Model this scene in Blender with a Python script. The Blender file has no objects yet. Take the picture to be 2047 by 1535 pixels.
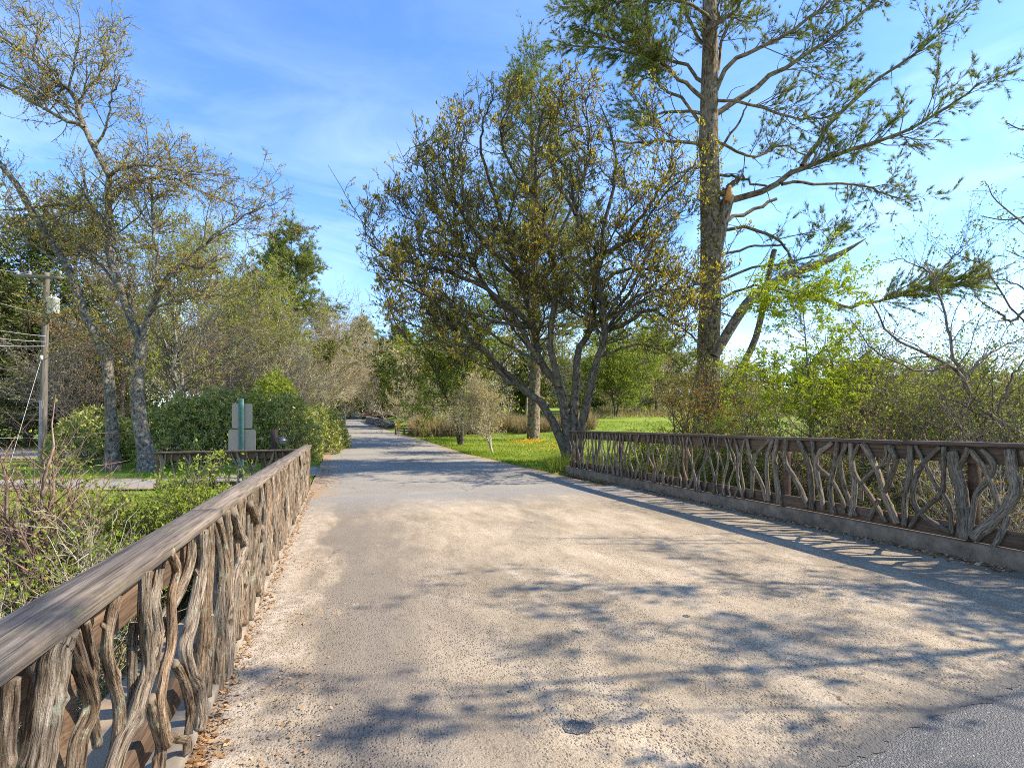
import bpy, math, random
import numpy as np
from math import radians as R
rng = np.random.default_rng(7)
random.seed(7)
C = bpy.context.scene.collection
SC = bpy.context.scene
F, CX, HZ, EYE = 1020.0, 1023.5, 847.0, 1.6          # lens in photo pixels, eye level in metres
TH = math.atan((CX - 682) / F)                        # bridge heading, left of the view axis
CT, ST = math.cos(TH), math.sin(TH)

def P(u, v, Y):
    return np.array([(u - CX) / F * Y, Y, EYE - (v - HZ) / F * Y])
def BW(w, t, z=0.0):                                  # bridge frame: w to the right, t along the road
    return np.array([w * CT - t * ST, w * ST + t * CT, z])
def wt(x, y):
    return x * CT + y * ST, -x * ST + y * CT
def onplane(u, v, w):                                 # photo ray met with the vertical plane of a railing
    a = (u - CX) / F
    return P(u, v, w / (a * CT + ST))
def sst(a, b, x):
    q = np.clip((x - a) / (b - a), 0, 1); return q * q * (3 - 2 * q)
def unit(a):
    return a / (np.linalg.norm(a, axis=-1, keepdims=True) + 1e-9)
def vnoise(x, y, s=1.0, seed=0):                      # cheap smooth value noise in numpy
    x = np.asarray(x, float) / s + seed * 17.31; y = np.asarray(y, float) / s + seed * 9.77
    xi, yi = np.floor(x), np.floor(y); fx, fy = x - xi, y - yi
    h = lambda a, b: np.mod(np.sin(a * 127.1 + b * 311.7) * 43758.5453, 1.0)
    fx = fx * fx * (3 - 2 * fx); fy = fy * fy * (3 - 2 * fy)
    return (h(xi, yi) * (1 - fx) + h(xi + 1, yi) * fx) * (1 - fy) + (h(xi, yi + 1) * (1 - fx) + h(xi + 1, yi + 1) * fx) * fy

# ------------------------------------------------------------------ objects
def tag(o, label=None, cat=None, group=None, kind=None):
    if label: o['label'] = label
    if cat: o['category'] = cat
    if group: o['group'] = group
    if kind: o['kind'] = kind
    return o
def thing(name, label, cat, loc=(0, 0, 0), group=None):
    o = bpy.data.objects.new(name, None); C.objects.link(o); o.location = loc
    o.empty_display_size = 0.2
    return tag(o, label, cat, group)

class MB:
    """collects vertices and faces; build() links them as ONE mesh object"""
    def __init__(s): s.v = []; s.f = []; s.uv = []; s.a = []; s.n = 0
    def add(s, v, f, uv=None, a=None):
        v = np.asarray(v, float).reshape(-1, 3); f = np.asarray(f, np.int64)
        s.v.append(v); s.f.append(f + s.n); s.n += len(v)
        s.uv.append(np.zeros((f.size, 2)) if uv is None else np.asarray(uv, float).reshape(-1, 2))
        s.a.append(np.full(len(f), .5) if a is None else np.asarray(a, float))
        return s
    def build(s, name, mat, parent=None, smooth=True, origin=None):
        me = bpy.data.meshes.new(name)
        v = np.concatenate(s.v)
        org = None
        if parent is not None: org = np.array(parent_loc(parent))
        elif origin is not None: org = np.array(origin, float)
        if org is not None: v = v - org
        sizes = np.concatenate([np.full(len(f), f.shape[1]) for f in s.f])
        loops = np.concatenate([f.ravel() for f in s.f])
        me.vertices.add(len(v)); me.vertices.foreach_set('co', v.astype(np.float32).ravel())
        me.loops.add(len(loops)); me.loops.foreach_set('vertex_index', loops.astype(np.int32))
        me.polygons.add(len(sizes))
        me.polygons.foreach_set('loop_start', (np.cumsum(sizes) - sizes).astype(np.int32))
        me.polygons.foreach_set('use_smooth', np.full(len(sizes), smooth))
        uvl = me.uv_layers.new(name='UVMap')
        uvl.data.foreach_set('uv', np.concatenate(s.uv).astype(np.float32).ravel())
        at = me.attributes.new('v', 'FLOAT', 'FACE')
        at.data.foreach_set('value', np.concatenate(s.a).astype(np.float32))
        me.update(calc_edges=True); me.validate()
        me.materials.append(mat)
        o = bpy.data.objects.new(name, me); C.objects.link(o)
        if parent is not None: o.parent = parent
        elif origin is not None: o.location = origin
        return o
def parent_loc(p):
    l = np.array(p.location)
    return l if p.parent is None else l + parent_loc(p.parent)

# ------------------------------------------------------------------ tubes, branches, leaves
def tubes(mb, p, r, S=5, a=None, cap=False, lump=None):
    p = np.asarray(p, float); r = np.asarray(r, float)
    if p.ndim == 2: p, r = p[None], r[None]
    M, K, _ = p.shape
    t = unit(np.gradient(p, axis=1))
    ref = np.eye(3)[np.abs(t).max(1).argmin(1)][:, None]
    x = unit(np.cross(t, np.broadcast_to(ref, t.shape))); y = np.cross(t, x)
    an = np.linspace(0, 2 * np.pi, S, endpoint=False)
    rr = r[:, :, None] * np.ones(S)
    if lump is not None: rr = rr * lump
    V = p[:, :, None] + rr[..., None] * (np.cos(an)[:, None] * x[:, :, None] + np.sin(an)[:, None] * y[:, :, None])
    idx = np.arange(M * K * S).reshape(M, K, S)
    A, Bq = idx[:, :-1], idx[:, 1:]
    q = np.stack([A, np.roll(A, -1, 2), np.roll(Bq, -1, 2), Bq], -1).reshape(-1, 4)
    ln = np.concatenate([np.zeros((M, 1)), np.cumsum(np.linalg.norm(np.diff(p, axis=1), axis=2), 1)], 1)
    off = rng.random((M, 1, 1)) * 20
    circ = (2 * np.pi * r.mean(1))[:, None, None]
    u0 = (np.arange(S) / S)[None, None] * circ + off; u1 = ((np.arange(S) + 1) / S)[None, None] * circ + off
    l0 = ln[:, :-1, None] + 0 * u0; l1 = ln[:, 1:, None] + 0 * u0; U0 = u0 + 0 * l0; U1 = u1 + 0 * l0
    uv = np.stack([np.stack([U0, l0], -1), np.stack([U1, l0], -1), np.stack([U1, l1], -1), np.stack([U0, l1], -1)], -2)
    aa = np.repeat(rng.random(M) if a is None else np.full(M, a), (K - 1) * S)
    mb.add(V, q, uv, aa)
    if cap:
        base = mb.n - M * K * S
        for k, fl in ((0, True), (K - 1, False)):
            f = idx[:, k] + 0
            if fl: f = f[:, ::-1]
            mb.f.append(f + base); mb.uv.append(np.zeros((f.size, 2))); mb.a.append(np.full(M, .5))
def smooth_path(pts, K):
    pts = np.asarray(pts, float)
    n = len(pts)
    if n == 2:
        s = np.linspace(0, 1, K)[:, None]; return pts[0] * (1 - s) + pts[1] * s
    e = np.vstack([2 * pts[0] - pts[1], pts, 2 * pts[-1] - pts[-2]])
    q = np.linspace(0, n - 1 - 1e-6, K); i = q.astype(int); f = (q - i)[:, None]
    a, b, c, d = e[i], e[i + 1], e[i + 2], e[i + 3]
    return .5 * (2 * b + (c - a) * f + (2 * a - 5 * b + 4 * c - d) * f ** 2 + (3 * b - a - 3 * c + d) * f ** 3)
def limb(pts, r0, r1, Y, dy=0., K=14, wob=.0):
    n = len(pts)
    s = np.linspace(0, 1, n)
    p = np.array([P(u, v, Y + dy * q ** 1.2) for (u, v), q in zip(pts, s)])
    p = smooth_path(p, K)
    if wob: p[1:-1] += rng.normal(0, wob, (K - 2, 3))
    return p, np.linspace(r0, r1, K) * Y / F
def bset(L):
    return dict(p=np.array([l[0] for l in L]), r=np.array([l[1] for l in L]))
def resample(b, K):
    k = b['p'].shape[1]
    if k == K: return b
    q = np.linspace(0, k - 1 - 1e-6, K); i = q.astype(int); f = q - i
    return dict(p=b['p'][:, i] * (1 - f)[None, :, None] + b['p'][:, i + 1] * f[None, :, None], r=b['r'][:, i] * (1 - f) + b['r'][:, i + 1] * f)
def cat(*bs):
    K = max(b['p'].shape[1] for b in bs); bs = [resample(b, K) for b in bs]
    return dict(p=np.concatenate([b['p'] for b in bs]), r=np.concatenate([b['r'] for b in bs]))
def pick(B, n, t0=0., t1=1., pw=1.):
    p, r = B['p'], B['r']; M, K, _ = p.shape
    L = np.linalg.norm(np.diff(p, axis=1), axis=2).sum(1)
    pr = L ** pw; i = rng.choice(M, n, p=pr / pr.sum())
    t = t0 + (t1 - t0) * rng.random(n)
    q = t * (K - 1 - 1e-6); k = q.astype(int); f = (q - k)[:, None]
    pos = p[i, k] * (1 - f) + p[i, k + 1] * f
    d = unit(p[i, k + 1] - p[i, k]); rad = r[i, k] * (1 - f[:, 0]) + r[i, k + 1] * f[:, 0]
    return pos, d, rad, t, L[i]
def prune(B, c, r, seed=0, wob=.16):
    q = B['p'] - c; q[..., 0] *= np.where(q[..., 0] > 0, .78, 1.); q = q / r; i = np.linalg.norm(q, axis=2).argmax(1); d = q[np.arange(len(q)), i]; a = np.arctan2(d[:, 1], d[:, 0])
    k = np.linalg.norm(d, axis=1) < 1 - wob + 2 * wob * vnoise(a * 2 + 30, d[:, 2] * 4 + 9, .8, seed)
    return dict(p=B['p'][k], r=B['r'][k])
def rdir(n):
    return unit(rng.normal(size=(n, 3)))
def spawn(B, n, L, ang=50, t0=.2, t1=1., K=5, up=.1, wig=.15, rs=.55, rmin=.004, rmax=9., tip=.3, lv=.35, bias=None, flat=1.):
    pos, d, rad, t, pl = pick(B, n, t0, t1)
    pe = rdir(n); pe[:, 2] *= flat; pe = unit(pe - (pe * d).sum(1, keepdims=True) * d)
    a = np.radians(ang) * (1 + .25 * rng.normal(size=n))[:, None]
    c = unit(np.cos(a) * d + np.sin(a) * pe + np.array([0, 0, up]) + (0 if bias is None else np.array(bias)))
    ln = L * (1 - .45 * t) * np.exp(lv * rng.normal(size=n))
    pts = np.zeros((n, K, 3)); pts[:, 0] = pos
    for k in range(1, K):
        c = unit(c + wig * rng.normal(size=(n, 3)) + np.array([0, 0, up * .45]))
        pts[:, k] = pts[:, k - 1] + c * (ln / (K - 1))[:, None]
    r0 = np.clip(rad * rs, rmin, rmax)
    return dict(p=pts, r=r0[:, None] * np.linspace(1, tip, K)[None])
def leaves(mb, B, n, L, W, t0=.3, t1=1., spread=.05, up=0., along=.3, a=None, fold=.25, cl=1, droop=0.):
    """leaf blades scattered along twigs, cl of them to a cluster"""
    pos, d, _, _, _ = pick(B, n, t0, t1, .8)
    av = rng.random(n) if a is None else a[0] + (a[1] - a[0]) * rng.random(n)
    if cl > 1:
        pos = np.repeat(pos, cl, 0); d = np.repeat(d, cl, 0); av = np.repeat(av, cl) + .1 * rng.normal(size=n * cl)
    blade(mb, pos + spread * rng.normal(size=pos.shape), unit(rdir(len(pos)) + along * d * 2 + np.array([0, 0, up - droop])), L, W, av, fold)
def blade(mb, pos, ax, L, W, av, fold=.25):
    n = len(pos)
    sc = (.6 + .8 * rng.random(n))[:, None]
    sd = unit(np.cross(ax, rdir(n))); nm = np.cross(ax, sd)
    b = pos; t = pos + ax * L * sc; m = pos + ax * L * .45 * sc
    l = m + sd * W * .5 * sc + nm * W * fold * sc; r_ = m - sd * W * .5 * sc + nm * W * fold * sc
    V = np.stack([b, r_, t, l], 1)
    mb.add(V, np.arange(4 * n).reshape(n, 4), None, np.clip(av, 0, 1))
def needles(mb, pos, ax, L, W, k=7, open_=.8, av=None):
    """pine tufts: k thin blades fanned about the twig"""
    n = len(pos); av = rng.random(n) if av is None else av
    pos = np.repeat(pos, k, 0); ax = np.repeat(ax, k, 0)
    d = unit(ax + open_ * rdir(n * k)); sc = (.6 + .7 * rng.random(n * k))[:, None]
    sd = unit(np.cross(d, rdir(n * k)))
    V = np.stack([pos - sd * W * .5, pos + sd * W * .5, pos + d * L * sc], 1)
    mb.add(V, np.arange(3 * n * k).reshape(-1, 3), None, np.clip(np.repeat(av, k) + .08 * rng.normal(size=n * k), 0, 1))
def beam(mb, p0, p1, w, h, bev=.006, n=10, wav=.0, up=(0, 0, 1), a=.5):
    """chamfered timber from p0 to p1, w wide, h high, centred on the axis"""
    p0, p1 = np.array(p0, float), np.array(p1, float)
    d = unit(p1 - p0); s = unit(np.cross(d, np.array(up, float))); u = np.cross(s, d)
    a_, b_ = w / 2, h / 2
    pr = np.array([(-a_ + bev, -b_), (a_ - bev, -b_), (a_, -b_ + bev), (a_, b_ - bev), (a_ - bev, b_), (-a_ + bev, b_), (-a_, b_ - bev), (-a_, -b_ + bev)])
    q = np.linspace(0, 1, n + 1)
    ax = p0 + (p1 - p0) * q[:, None]
    if wav: ax = ax + s * (wav * np.sin(q * 7 + rng.random() * 6))[:, None] + u * (wav * .6 * np.sin(q * 9 + rng.random() * 6))[:, None]
    V = ax[:, None] + pr[None, :, :1] * s + pr[None, :, 1:] * u
    idx = np.arange((n + 1) * 8).reshape(n + 1, 8)
    A, Bq = idx[:-1], idx[1:]
    f = np.stack([A, Bq, np.roll(Bq, -1, 1), np.roll(A, -1, 1)], -1).reshape(-1, 4)
    mb.add(V, f, None, np.full(len(f), a))
    base = mb.n - V.shape[0] * 8
    for e in (idx[0], idx[-1][::-1]):
        mb.f.append((e + base)[None]); mb.uv.append(np.zeros((8, 2))); mb.a.append(np.full(1, a))
def lathe(mb, c, prof, S=20):
    """prof: list of (radius, z) turned about the vertical through c"""
    pr = np.array(prof); an = np.linspace(0, 2 * np.pi, S, endpoint=False)
    V = np.stack([pr[:, None, 0] * np.cos(an), pr[:, None, 0] * np.sin(an), pr[:, None, 1] + 0 * an], -1) + np.array(c)
    idx = np.arange(len(pr) * S).reshape(len(pr), S)
    A, Bq = idx[:-1], idx[1:]
    mb.add(V, np.stack([A, np.roll(A, -1, 1), np.roll(Bq, -1, 1), Bq], -1).reshape(-1, 4))

# ------------------------------------------------------------------ materials
def newmat(name):
    m = bpy.data.materials.new(name); m.use_nodes = True
    nt = m.node_tree; nt.nodes.clear()
    out = nt.nodes.new('ShaderNodeOutputMaterial')
    def N(t, **k):
        n = nt.nodes.new('ShaderNode' + t)
        for a, b in k.items(): setattr(n, a, b)
        return n
    def L(a, b): nt.links.new(a, b)
    return m, N, L, out
def rgba(c): return (c[0], c[1], c[2], 1)
def ramp(N, L, src, stops):
    n = N('ValToRGB'); cr = n.color_ramp
    while len(cr.elements) > 1: cr.elements.remove(cr.elements[-1])
    cr.elements[0].position = stops[0][0]; cr.elements[0].color = rgba(stops[0][1])
    for p, c in stops[1:]:
        e = cr.elements.new(p); e.color = rgba(c)
    L(src, n.inputs[0]); return n.outputs[0]
def noise(N, L, vec, scale, detail=4, rough=.55, dist=0):
    n = N('TexNoise'); n.inputs['Scale'].default_value = scale; n.inputs['Detail'].default_value = detail
    n.inputs['Roughness'].default_value = rough; n.inputs['Distortion'].default_value = dist
    if vec is not None: L(vec, n.inputs['Vector'])
    return n.outputs['Fac']
def mapping(N, L, src, sc=(1, 1, 1), rot=(0, 0, 0), loc=(0, 0, 0)):
    n = N('Mapping'); n.inputs['Scale'].default_value = sc; n.inputs['Rotation'].default_value = rot; n.inputs['Location'].default_value = loc
    L(src, n.inputs['Vector']); return n.outputs[0]
def mix(N, L, f, a, b, mode='MIX'):
    n = N('Mix', data_type='RGBA', blend_type=mode)
    for s, v in ((n.inputs[0], f), (n.inputs[6], a), (n.inputs[7], b)):
        if isinstance(v, (int, float)): s.default_value = v
        elif isinstance(v, tuple): s.default_value = rgba(v)
        else: L(v, s)
    return n.outputs[2]
def maprange(N, L, src, a, b, c=0., d=1.):
    n = N('MapRange'); L(src, n.inputs[0])
    for i, q in enumerate((a, b, c, d)): n.inputs[i + 1].default_value = q
    return n.outputs[0]
def mathn(N, L, op, a, b=None):
    n = N('Math', operation=op)
    for s, v in zip(n.inputs, (a, b)):
        if v is None: continue
        if isinstance(v, (int, float)): s.default_value = v
        else: L(v, s)
    return n.outputs[0]
def surf(N, L, out, col, rough=.9, bump=None, bs=.3, bd=.02, metal=0., spec=.3):
    b = N('BsdfPrincipled')
    if isinstance(col, tuple): b.inputs['Base Color'].default_value = rgba(col)
    else: L(col, b.inputs['Base Color'])
    if isinstance(rough, (int, float)): b.inputs['Roughness'].default_value = rough
    else: L(rough, b.inputs['Roughness'])
    b.inputs['Metallic'].default_value = metal; b.inputs['Specular IOR Level'].default_value = spec
    if bump is not None:
        n = N('Bump'); n.inputs['Strength'].default_value = bs; n.inputs['Distance'].default_value = bd
        L(bump, n.inputs['Height']); L(n.outputs[0], b.inputs['Normal'])
    L(b.outputs[0], out.inputs[0]); return b
def plain(name, col, rough=.6, metal=0., spec=.4, var=.25, sc=6.):
    m, N, L, out = newmat(name)
    f = noise(N, L, N('TexCoord').outputs['Object'], sc, 5, .65)
    c = ramp(N, L, f, [(.25, tuple(q * (1 - var) for q in col)), (.75, tuple(q * (1 + var) for q in col))])
    surf(N, L, out, c, rough, f, .15, .01, metal, spec); return m
def leafmat(name, cols, trans=.4, gloss=0.):
    m, N, L, out = newmat(name)
    at = N('Attribute'); at.attribute_name = 'v'
    k = len(cols)
    c = ramp(N, L, at.outputs['Fac'], [(i / (k - 1), q) for i, q in enumerate(cols)])
    d = N('BsdfDiffuse'); L(c, d.inputs[0])
    t = N('BsdfTranslucent'); L(mix(N, L, .6, c, (1., 1., .35), 'MULTIPLY'), t.inputs[0])
    s = N('MixShader'); s.inputs[0].default_value = trans; L(d.outputs[0], s.inputs[1]); L(t.outputs[0], s.inputs[2])
    o = s.outputs[0]
    if gloss:
        g = N('BsdfGlossy'); g.inputs['Roughness'].default_value = .38; g.inputs['Color'].default_value = (1, 1, 1, 1)
        s2 = N('MixShader'); s2.inputs[0].default_value = gloss; L(o, s2.inputs[1]); L(g.outputs[0], s2.inputs[2]); o = s2.outputs[0]
    L(o, out.inputs[0]); return m
def bark(name, dark, mid, light, lichen=None, along=5., round_=38., bs=.6, bd=.02, amt=.55, var=.5, lsc=7., hues=None):
    """bark on tube UVs (metres): furrows run along the limb, lichen in patches"""
    m, N, L, out = newmat(name)
    uv = N('TexCoord').outputs['UV']; ob = N('TexCoord').outputs['Object']
    f1 = noise(N, L, mapping(N, L, uv, (round_, along, 1)), 1., 6, .65, .6)
    f2 = noise(N, L, mapping(N, L, uv, (round_ * 3, along * 2.5, 1)), 1., 3, .6)
    c = ramp(N, L, f1, [(.36, dark), (.49, mid), (.66, light)])
    at = N('Attribute'); at.attribute_name = 'v'
    c = mix(N, L, 1., c, ramp(N, L, at.outputs['Fac'], [(0, (1 - var * .6,) * 3), (1, (1 + var * .4,) * 3)]), 'MULTIPLY')
    if hues: c = mix(N, L, 1., c, ramp(N, L, mathn(N, L, 'FRACT', mathn(N, L, 'MULTIPLY', at.outputs['Fac'], 7.3)), [(0, hues[0]), (.4, hues[1]), (.7, (1, 1, 1)), (1, hues[2])]), 'MULTIPLY')
    if lichen:
        f3 = noise(N, L, ob, lsc, 6, .7, .4)
        c = mix(N, L, maprange(N, L, f3, amt, amt + .1, 0, .8), c, lichen)
    h = mathn(N, L, 'ADD', f1, mathn(N, L, 'MULTIPLY', f2, .4))
    surf(N, L, out, c, .92, h, bs, bd, spec=.15); return m
def planks(name, dark, light, moss=None, rot=0.):
    """weathered timber: grain runs along the local y axis of the bridge frame"""
    m, N, L, out = newmat(name)
    ob = N('TexCoord').outputs['Object']
    v = mapping(N, L, ob, (1, 1, 1), (0, 0, rot))
    g = noise(N, L, mapping(N, L, v, (42, 1.4, 42)), 1., 6, .62, .8)
    g2 = noise(N, L, mapping(N, L, v, (150, 3.5, 150)), 1., 4, .6, .3)
    big = noise(N, L, mapping(N, L, v, (5, .8, 5)), 1., 4, .6)
    c = ramp(N, L, g, [(.28, dark), (.5, tuple((a + b) / 2 for a, b in zip(dark, light))), (.7, light)])
    c = mix(N, L, maprange(N, L, g2, .52, .66, 0, .8), c, tuple(q * .5 for q in dark))
    c = mix(N, L, 1., c, ramp(N, L, big, [(.3, (.62, .62, .64)), (.7, (1.2, 1.16, 1.1))]), 'MULTIPLY')
    at = N('Attribute'); at.attribute_name = 'v'
    c = mix(N, L, 1., c, ramp(N, L, at.outputs['Fac'], [(0, (.75, .75, .76)), (1, (1.2, 1.17, 1.12))]), 'MULTIPLY')
    if moss:
        f = noise(N, L, ob, 6, 6, .7)
        c = mix(N, L, maprange(N, L, f, .56, .72, 0, .6), c, moss)
    h = mathn(N, L, 'ADD', g, mathn(N, L, 'MULTIPLY', g2, .6))
    surf(N, L, out, c, .85, h, .55, .006, spec=.2); return m

M = {}
M['stick_sun'] = bark('sunlit_weathered_branch', (.035, .022, .014), (.25, .185, .128), (.47, .385, .295), (.40, .40, .28), 9, 110, 1., .03, .57, .6, 14, [(1.1, .96, .82), (1.04, 1.0, .92), (1.18, 1.17, 1.13)])  # left railing branches: their sunlit tone is put into the colour
M['stick_shade'] = bark('shaded_branch_wood', (.05, .034, .022), (.22, .163, .112), (.38, .30, .215), (.26, .26, .15), 8, 90, 1., .02, .57, .6, 10, [(1.1, .98, .85), (1.0, .98, .92), (1.1, 1.08, 1.03)])  # branch wood for right and wing railings, shade put into the darker colour
M['cap'] = planks('weathered_cap_timber', (.085, .066, .052), (.36, .29, .225), (.20, .19, .09), -TH)
M['cap_dark'] = planks('dark_cap_timber', (.07, .05, .04), (.22, .16, .125), None, -TH)
M['board'] = planks('brown_board_timber', (.07, .043, .028), (.23, .15, .095), None, -TH)
M['bark_left'] = bark('lichen_bark', (.045, .036, .028), (.16, .135, .10), (.32, .28, .22), (.48, .46, .36), 9, 16, 1., .05, .55, .4, 6)
M['bark_mag'] = bark('mossy_grey_bark', (.04, .03, .02), (.105, .082, .056), (.20, .16, .115), (.14, .14, .05), 6, 16, .8, .03, .55, .5, 5)
M['bark_pine'] = bark('pine_bark', (.055, .036, .023), (.20, .145, .095), (.35, .27, .18), (.36, .33, .17), 4, 9, 1., .07, .6, .3, 2.5)
M['bark_pale'] = bark('pale_bark', (.08, .065, .05), (.22, .185, .145), (.38, .34, .28), None, 6, 20, .5, .02)
M['bark_tan'] = bark('tan_twig_bark', (.20, .155, .10), (.42, .35, .235), (.56, .48, .34), None, 6, 20, .4, .02)
M['bark_brown'] = bark('brown_twig_bark', (.06, .042, .032), (.17, .125, .095), (.31, .24, .18), None, 6, 20, .4, .02)
M['bark_red'] = bark('reddish_twig_bark', (.08, .045, .03), (.23, .14, .10), (.38, .26, .19), None, 6, 20, .4, .02)
M['leaf_left'] = leafmat('young_yellow_leaves', [(.34, .32, .05), (.52, .43, .07), (.60, .42, .08), (.50, .28, .08)], .56)
M['leaf_mag'] = leafmat('bronze_green_leaves', [(.17, .14, .04), (.34, .28, .05), (.62, .52, .06), (.28, .14, .05)], .52)
M['leaf_needle'] = leafmat('pine_needles', [(.11, .15, .045), (.22, .25, .065), (.34, .33, .10)], .42)
M['leaf_hemlock'] = leafmat('dark_conifer_needles', [(.06, .085, .02), (.12, .15, .035), (.21, .225, .06)], .35)
M['leaf_lime'] = leafmat('lime_leaves', [(.25, .34, .025), (.40, .47, .035), (.56, .56, .07)], .48)
M['leaf_lime2'] = leafmat('bank_greenery', [(.20, .14, .07), (.20, .23, .035), (.33, .34, .06), (.44, .42, .12)], .4)
M['leaf_bank'] = leafmat('bank_leaves', [(.16, .24, .03), (.28, .35, .045), (.42, .44, .09)], .45)
M['leaf_spring'] = leafmat('spring_green_leaves', [(.19, .23, .035), (.34, .36, .05), (.48, .45, .08)], .45)
M['leaf_shrub'] = leafmat('shrub_leaves', [(.14, .19, .03), (.26, .31, .045), (.40, .41, .085)], .4)
M['leaf_rhodo'] = leafmat('rhododendron_leaves', [(.12, .15, .025), (.27, .29, .05), (.52, .49, .14)], .3, .05)
M['leaf_orange'] = leafmat('copper_leaves', [(.36, .17, .035), (.45, .27, .05), (.38, .33, .05)], .45)
M['leaf_tan'] = leafmat('tan_bud_leaves', [(.46, .34, .19), (.58, .46, .26), (.48, .45, .17)], .4)
M['leaf_red'] = leafmat('red_bud_leaves', [(.34, .15, .07), (.42, .24, .09), (.36, .30, .08)], .4)
M['leaf_dry'] = leafmat('dry_leaf_litter', [(.20, .09, .03), (.42, .22, .09), (.55, .38, .22), (.12, .06, .03)], .1)
M['white_petals'] = leafmat('white_petals', [(.75, .74, .68), (.85, .84, .80)], .3)
M['orange_petals'] = leafmat('orange_petals', [(.80, .33, .02), (.85, .50, .03)], .3)
M['blade'] = leafmat('grass_blades', [(.13, .21, .02), (.25, .32, .035), (.40, .40, .09)], .4)
M['blade_dry'] = leafmat('dry_stalks', [(.26, .17, .09), (.40, .29, .16), (.30, .27, .10)], .25)
M['concrete'] = plain('weathered_concrete', (.255, .205, .15), .95, var=.45, sc=5)
M['kerb_dark'] = plain('dirty_kerb_concrete', (.21, .145, .09), .95, var=.6, sc=5)
M['stone'] = plain('field_stone', (.17, .155, .135), .9, var=.5, sc=3)
M['sign_back'] = plain('bare_aluminium_sign', (.33, .26, .20), .6, .1, .3, .06, 3)
M['green_paint'] = plain('green_painted_steel', (.035, .10, .085), .5, 0, .4, .3, 9)
M['dark_post'] = plain('dark_brown_post', (.028, .018, .014), .7, var=.3)
M['lamp_metal'] = plain('grey_lamp_metal', (.16, .17, .19), .4, .6, .5, .2)
M['transformer'] = plain('pale_grey_paint', (.62, .62, .60), .4, 0, .5, .08, 3)
M['pole_wood'] = bark('pole_wood', (.10, .085, .07), (.21, .18, .15), (.32, .285, .24), None, 1.2, 40, .4, .01)
M['wire'] = plain('wire_metal', (.42, .42, .42), .5, .2)
M['insulator'] = plain('grey_insulator', (.40, .41, .43), .3)
M['yellow_sign'] = plain('yellow_sign_paint', (.80, .42, .015), .5, var=.04)
M['red_wood'] = plain('red_brown_wood', (.10, .035, .02), .8, var=.3)
M['fresh_wood'] = plain('fresh_broken_wood', (.62, .27, .08), .8, var=.2, sc=12)
M['grey_rail'] = plain('grey_split_rail', (.11, .10, .09), .9, var=.4)

def ground_mat():
    m, N, L, out = newmat('lawn_and_soil')
    ob = N('TexCoord').outputs['Object']
    big = noise(N, L, ob, .12, 4, .6); midn = noise(N, L, ob, .5, 7, .72); fine = noise(N, L, ob, 14, 4, .7)
    g = ramp(N, L, midn, [(.3, (.13, .185, .025)), (.5, (.215, .28, .04)), (.7, (.32, .345, .07))])
    g = mix(N, L, maprange(N, L, big, .45, .65, 0, .5), g, (.26, .28, .05))
    g = mix(N, L, 1., g, ramp(N, L, fine, [(.3, (.6, .62, .6)), (.7, (1.3, 1.28, 1.2))]), 'MULTIPLY')
    soil = ramp(N, L, noise(N, L, ob, 3., 6, .7), [(.3, (.035, .024, .015)), (.55, (.12, .08, .05)), (.75, (.24, .165, .10))])
    at = N('Attribute'); at.attribute_name = 'v'
    f = maprange(N, L, mathn(N, L, 'ADD', at.outputs['Fac'], mathn(N, L, 'MULTIPLY', mathn(N, L, 'SUBTRACT', midn, .5), .9)), .42, .6)
    c = mix(N, L, f, g, soil)
    surf(N, L, out, c, 1., mathn(N, L, 'ADD', fine, midn), .7, .06, spec=.1); return m
def asphalt_mat():
    m, N, L, out = newmat('worn_asphalt')
    ob = N('TexCoord').outputs['Object']
    big = noise(N, L, ob, .35, 5, .6); fine = noise(N, L, ob, 55, 3, .7); grit = noise(N, L, ob, 160, 2, .6)
    c = ramp(N, L, big, [(.3, (.25, .222, .18)), (.7, (.35, .312, .255))])
    c = mix(N, L, 1., c, ramp(N, L, fine, [(.3, (.55, .55, .56)), (.7, (1.35, 1.33, 1.3))]), 'MULTIPLY')
    at = N('Attribute'); at.attribute_name = 'v'      # pale sandy grit gathers along the edges of the sheet
    e = maprange(N, L, mathn(N, L, 'ADD', at.outputs['Fac'], mathn(N, L, 'MULTIPLY', mathn(N, L, 'SUBTRACT', noise(N, L, ob, 1.6, 5, .65), .5), .9)), .62, .95)
    c = mix(N, L, e, c, (.33, .235, .15))
    w = N('TexVoronoi', feature='DISTANCE_TO_EDGE'); w.inputs['Scale'].default_value = .55
    wv = N('Mix', data_type='VECTOR'); wv.inputs[0].default_value = .35
    L(ob, wv.inputs[4]); nn = N('TexNoise'); nn.inputs['Scale'].default_value = 1.4; L(ob, nn.inputs['Vector']); L(nn.outputs['Color'], wv.inputs[5]); L(wv.outputs[1], w.inputs['Vector'])
    c = mix(N, L, maprange(N, L, w.outputs['Distance'], .003, .010, .3, 0), c, (.05, .048, .046))
    surf(N, L, out, c, .9, mathn(N, L, 'ADD', fine, mathn(N, L, 'MULTIPLY', grit, .7)), .6, .006, spec=.25); return m
def fresh_asphalt_mat():
    m, N, L, out = newmat('dark_fresh_asphalt')
    ob = N('TexCoord').outputs['Object']
    v = N('TexVoronoi'); v.inputs['Scale'].default_value = 110; L(ob, v.inputs['Vector'])
    c = ramp(N, L, v.outputs['Distance'], [(.1, (.20, .185, .165)), (.5, (.08, .074, .066))])
    c = mix(N, L, maprange(N, L, noise(N, L, ob, 60, 2), .62, .7, 0, .6), c, (.4, .38, .36))
    surf(N, L, out, c, .7, v.outputs['Distance'], .8, -.008, spec=.4); return m
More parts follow.
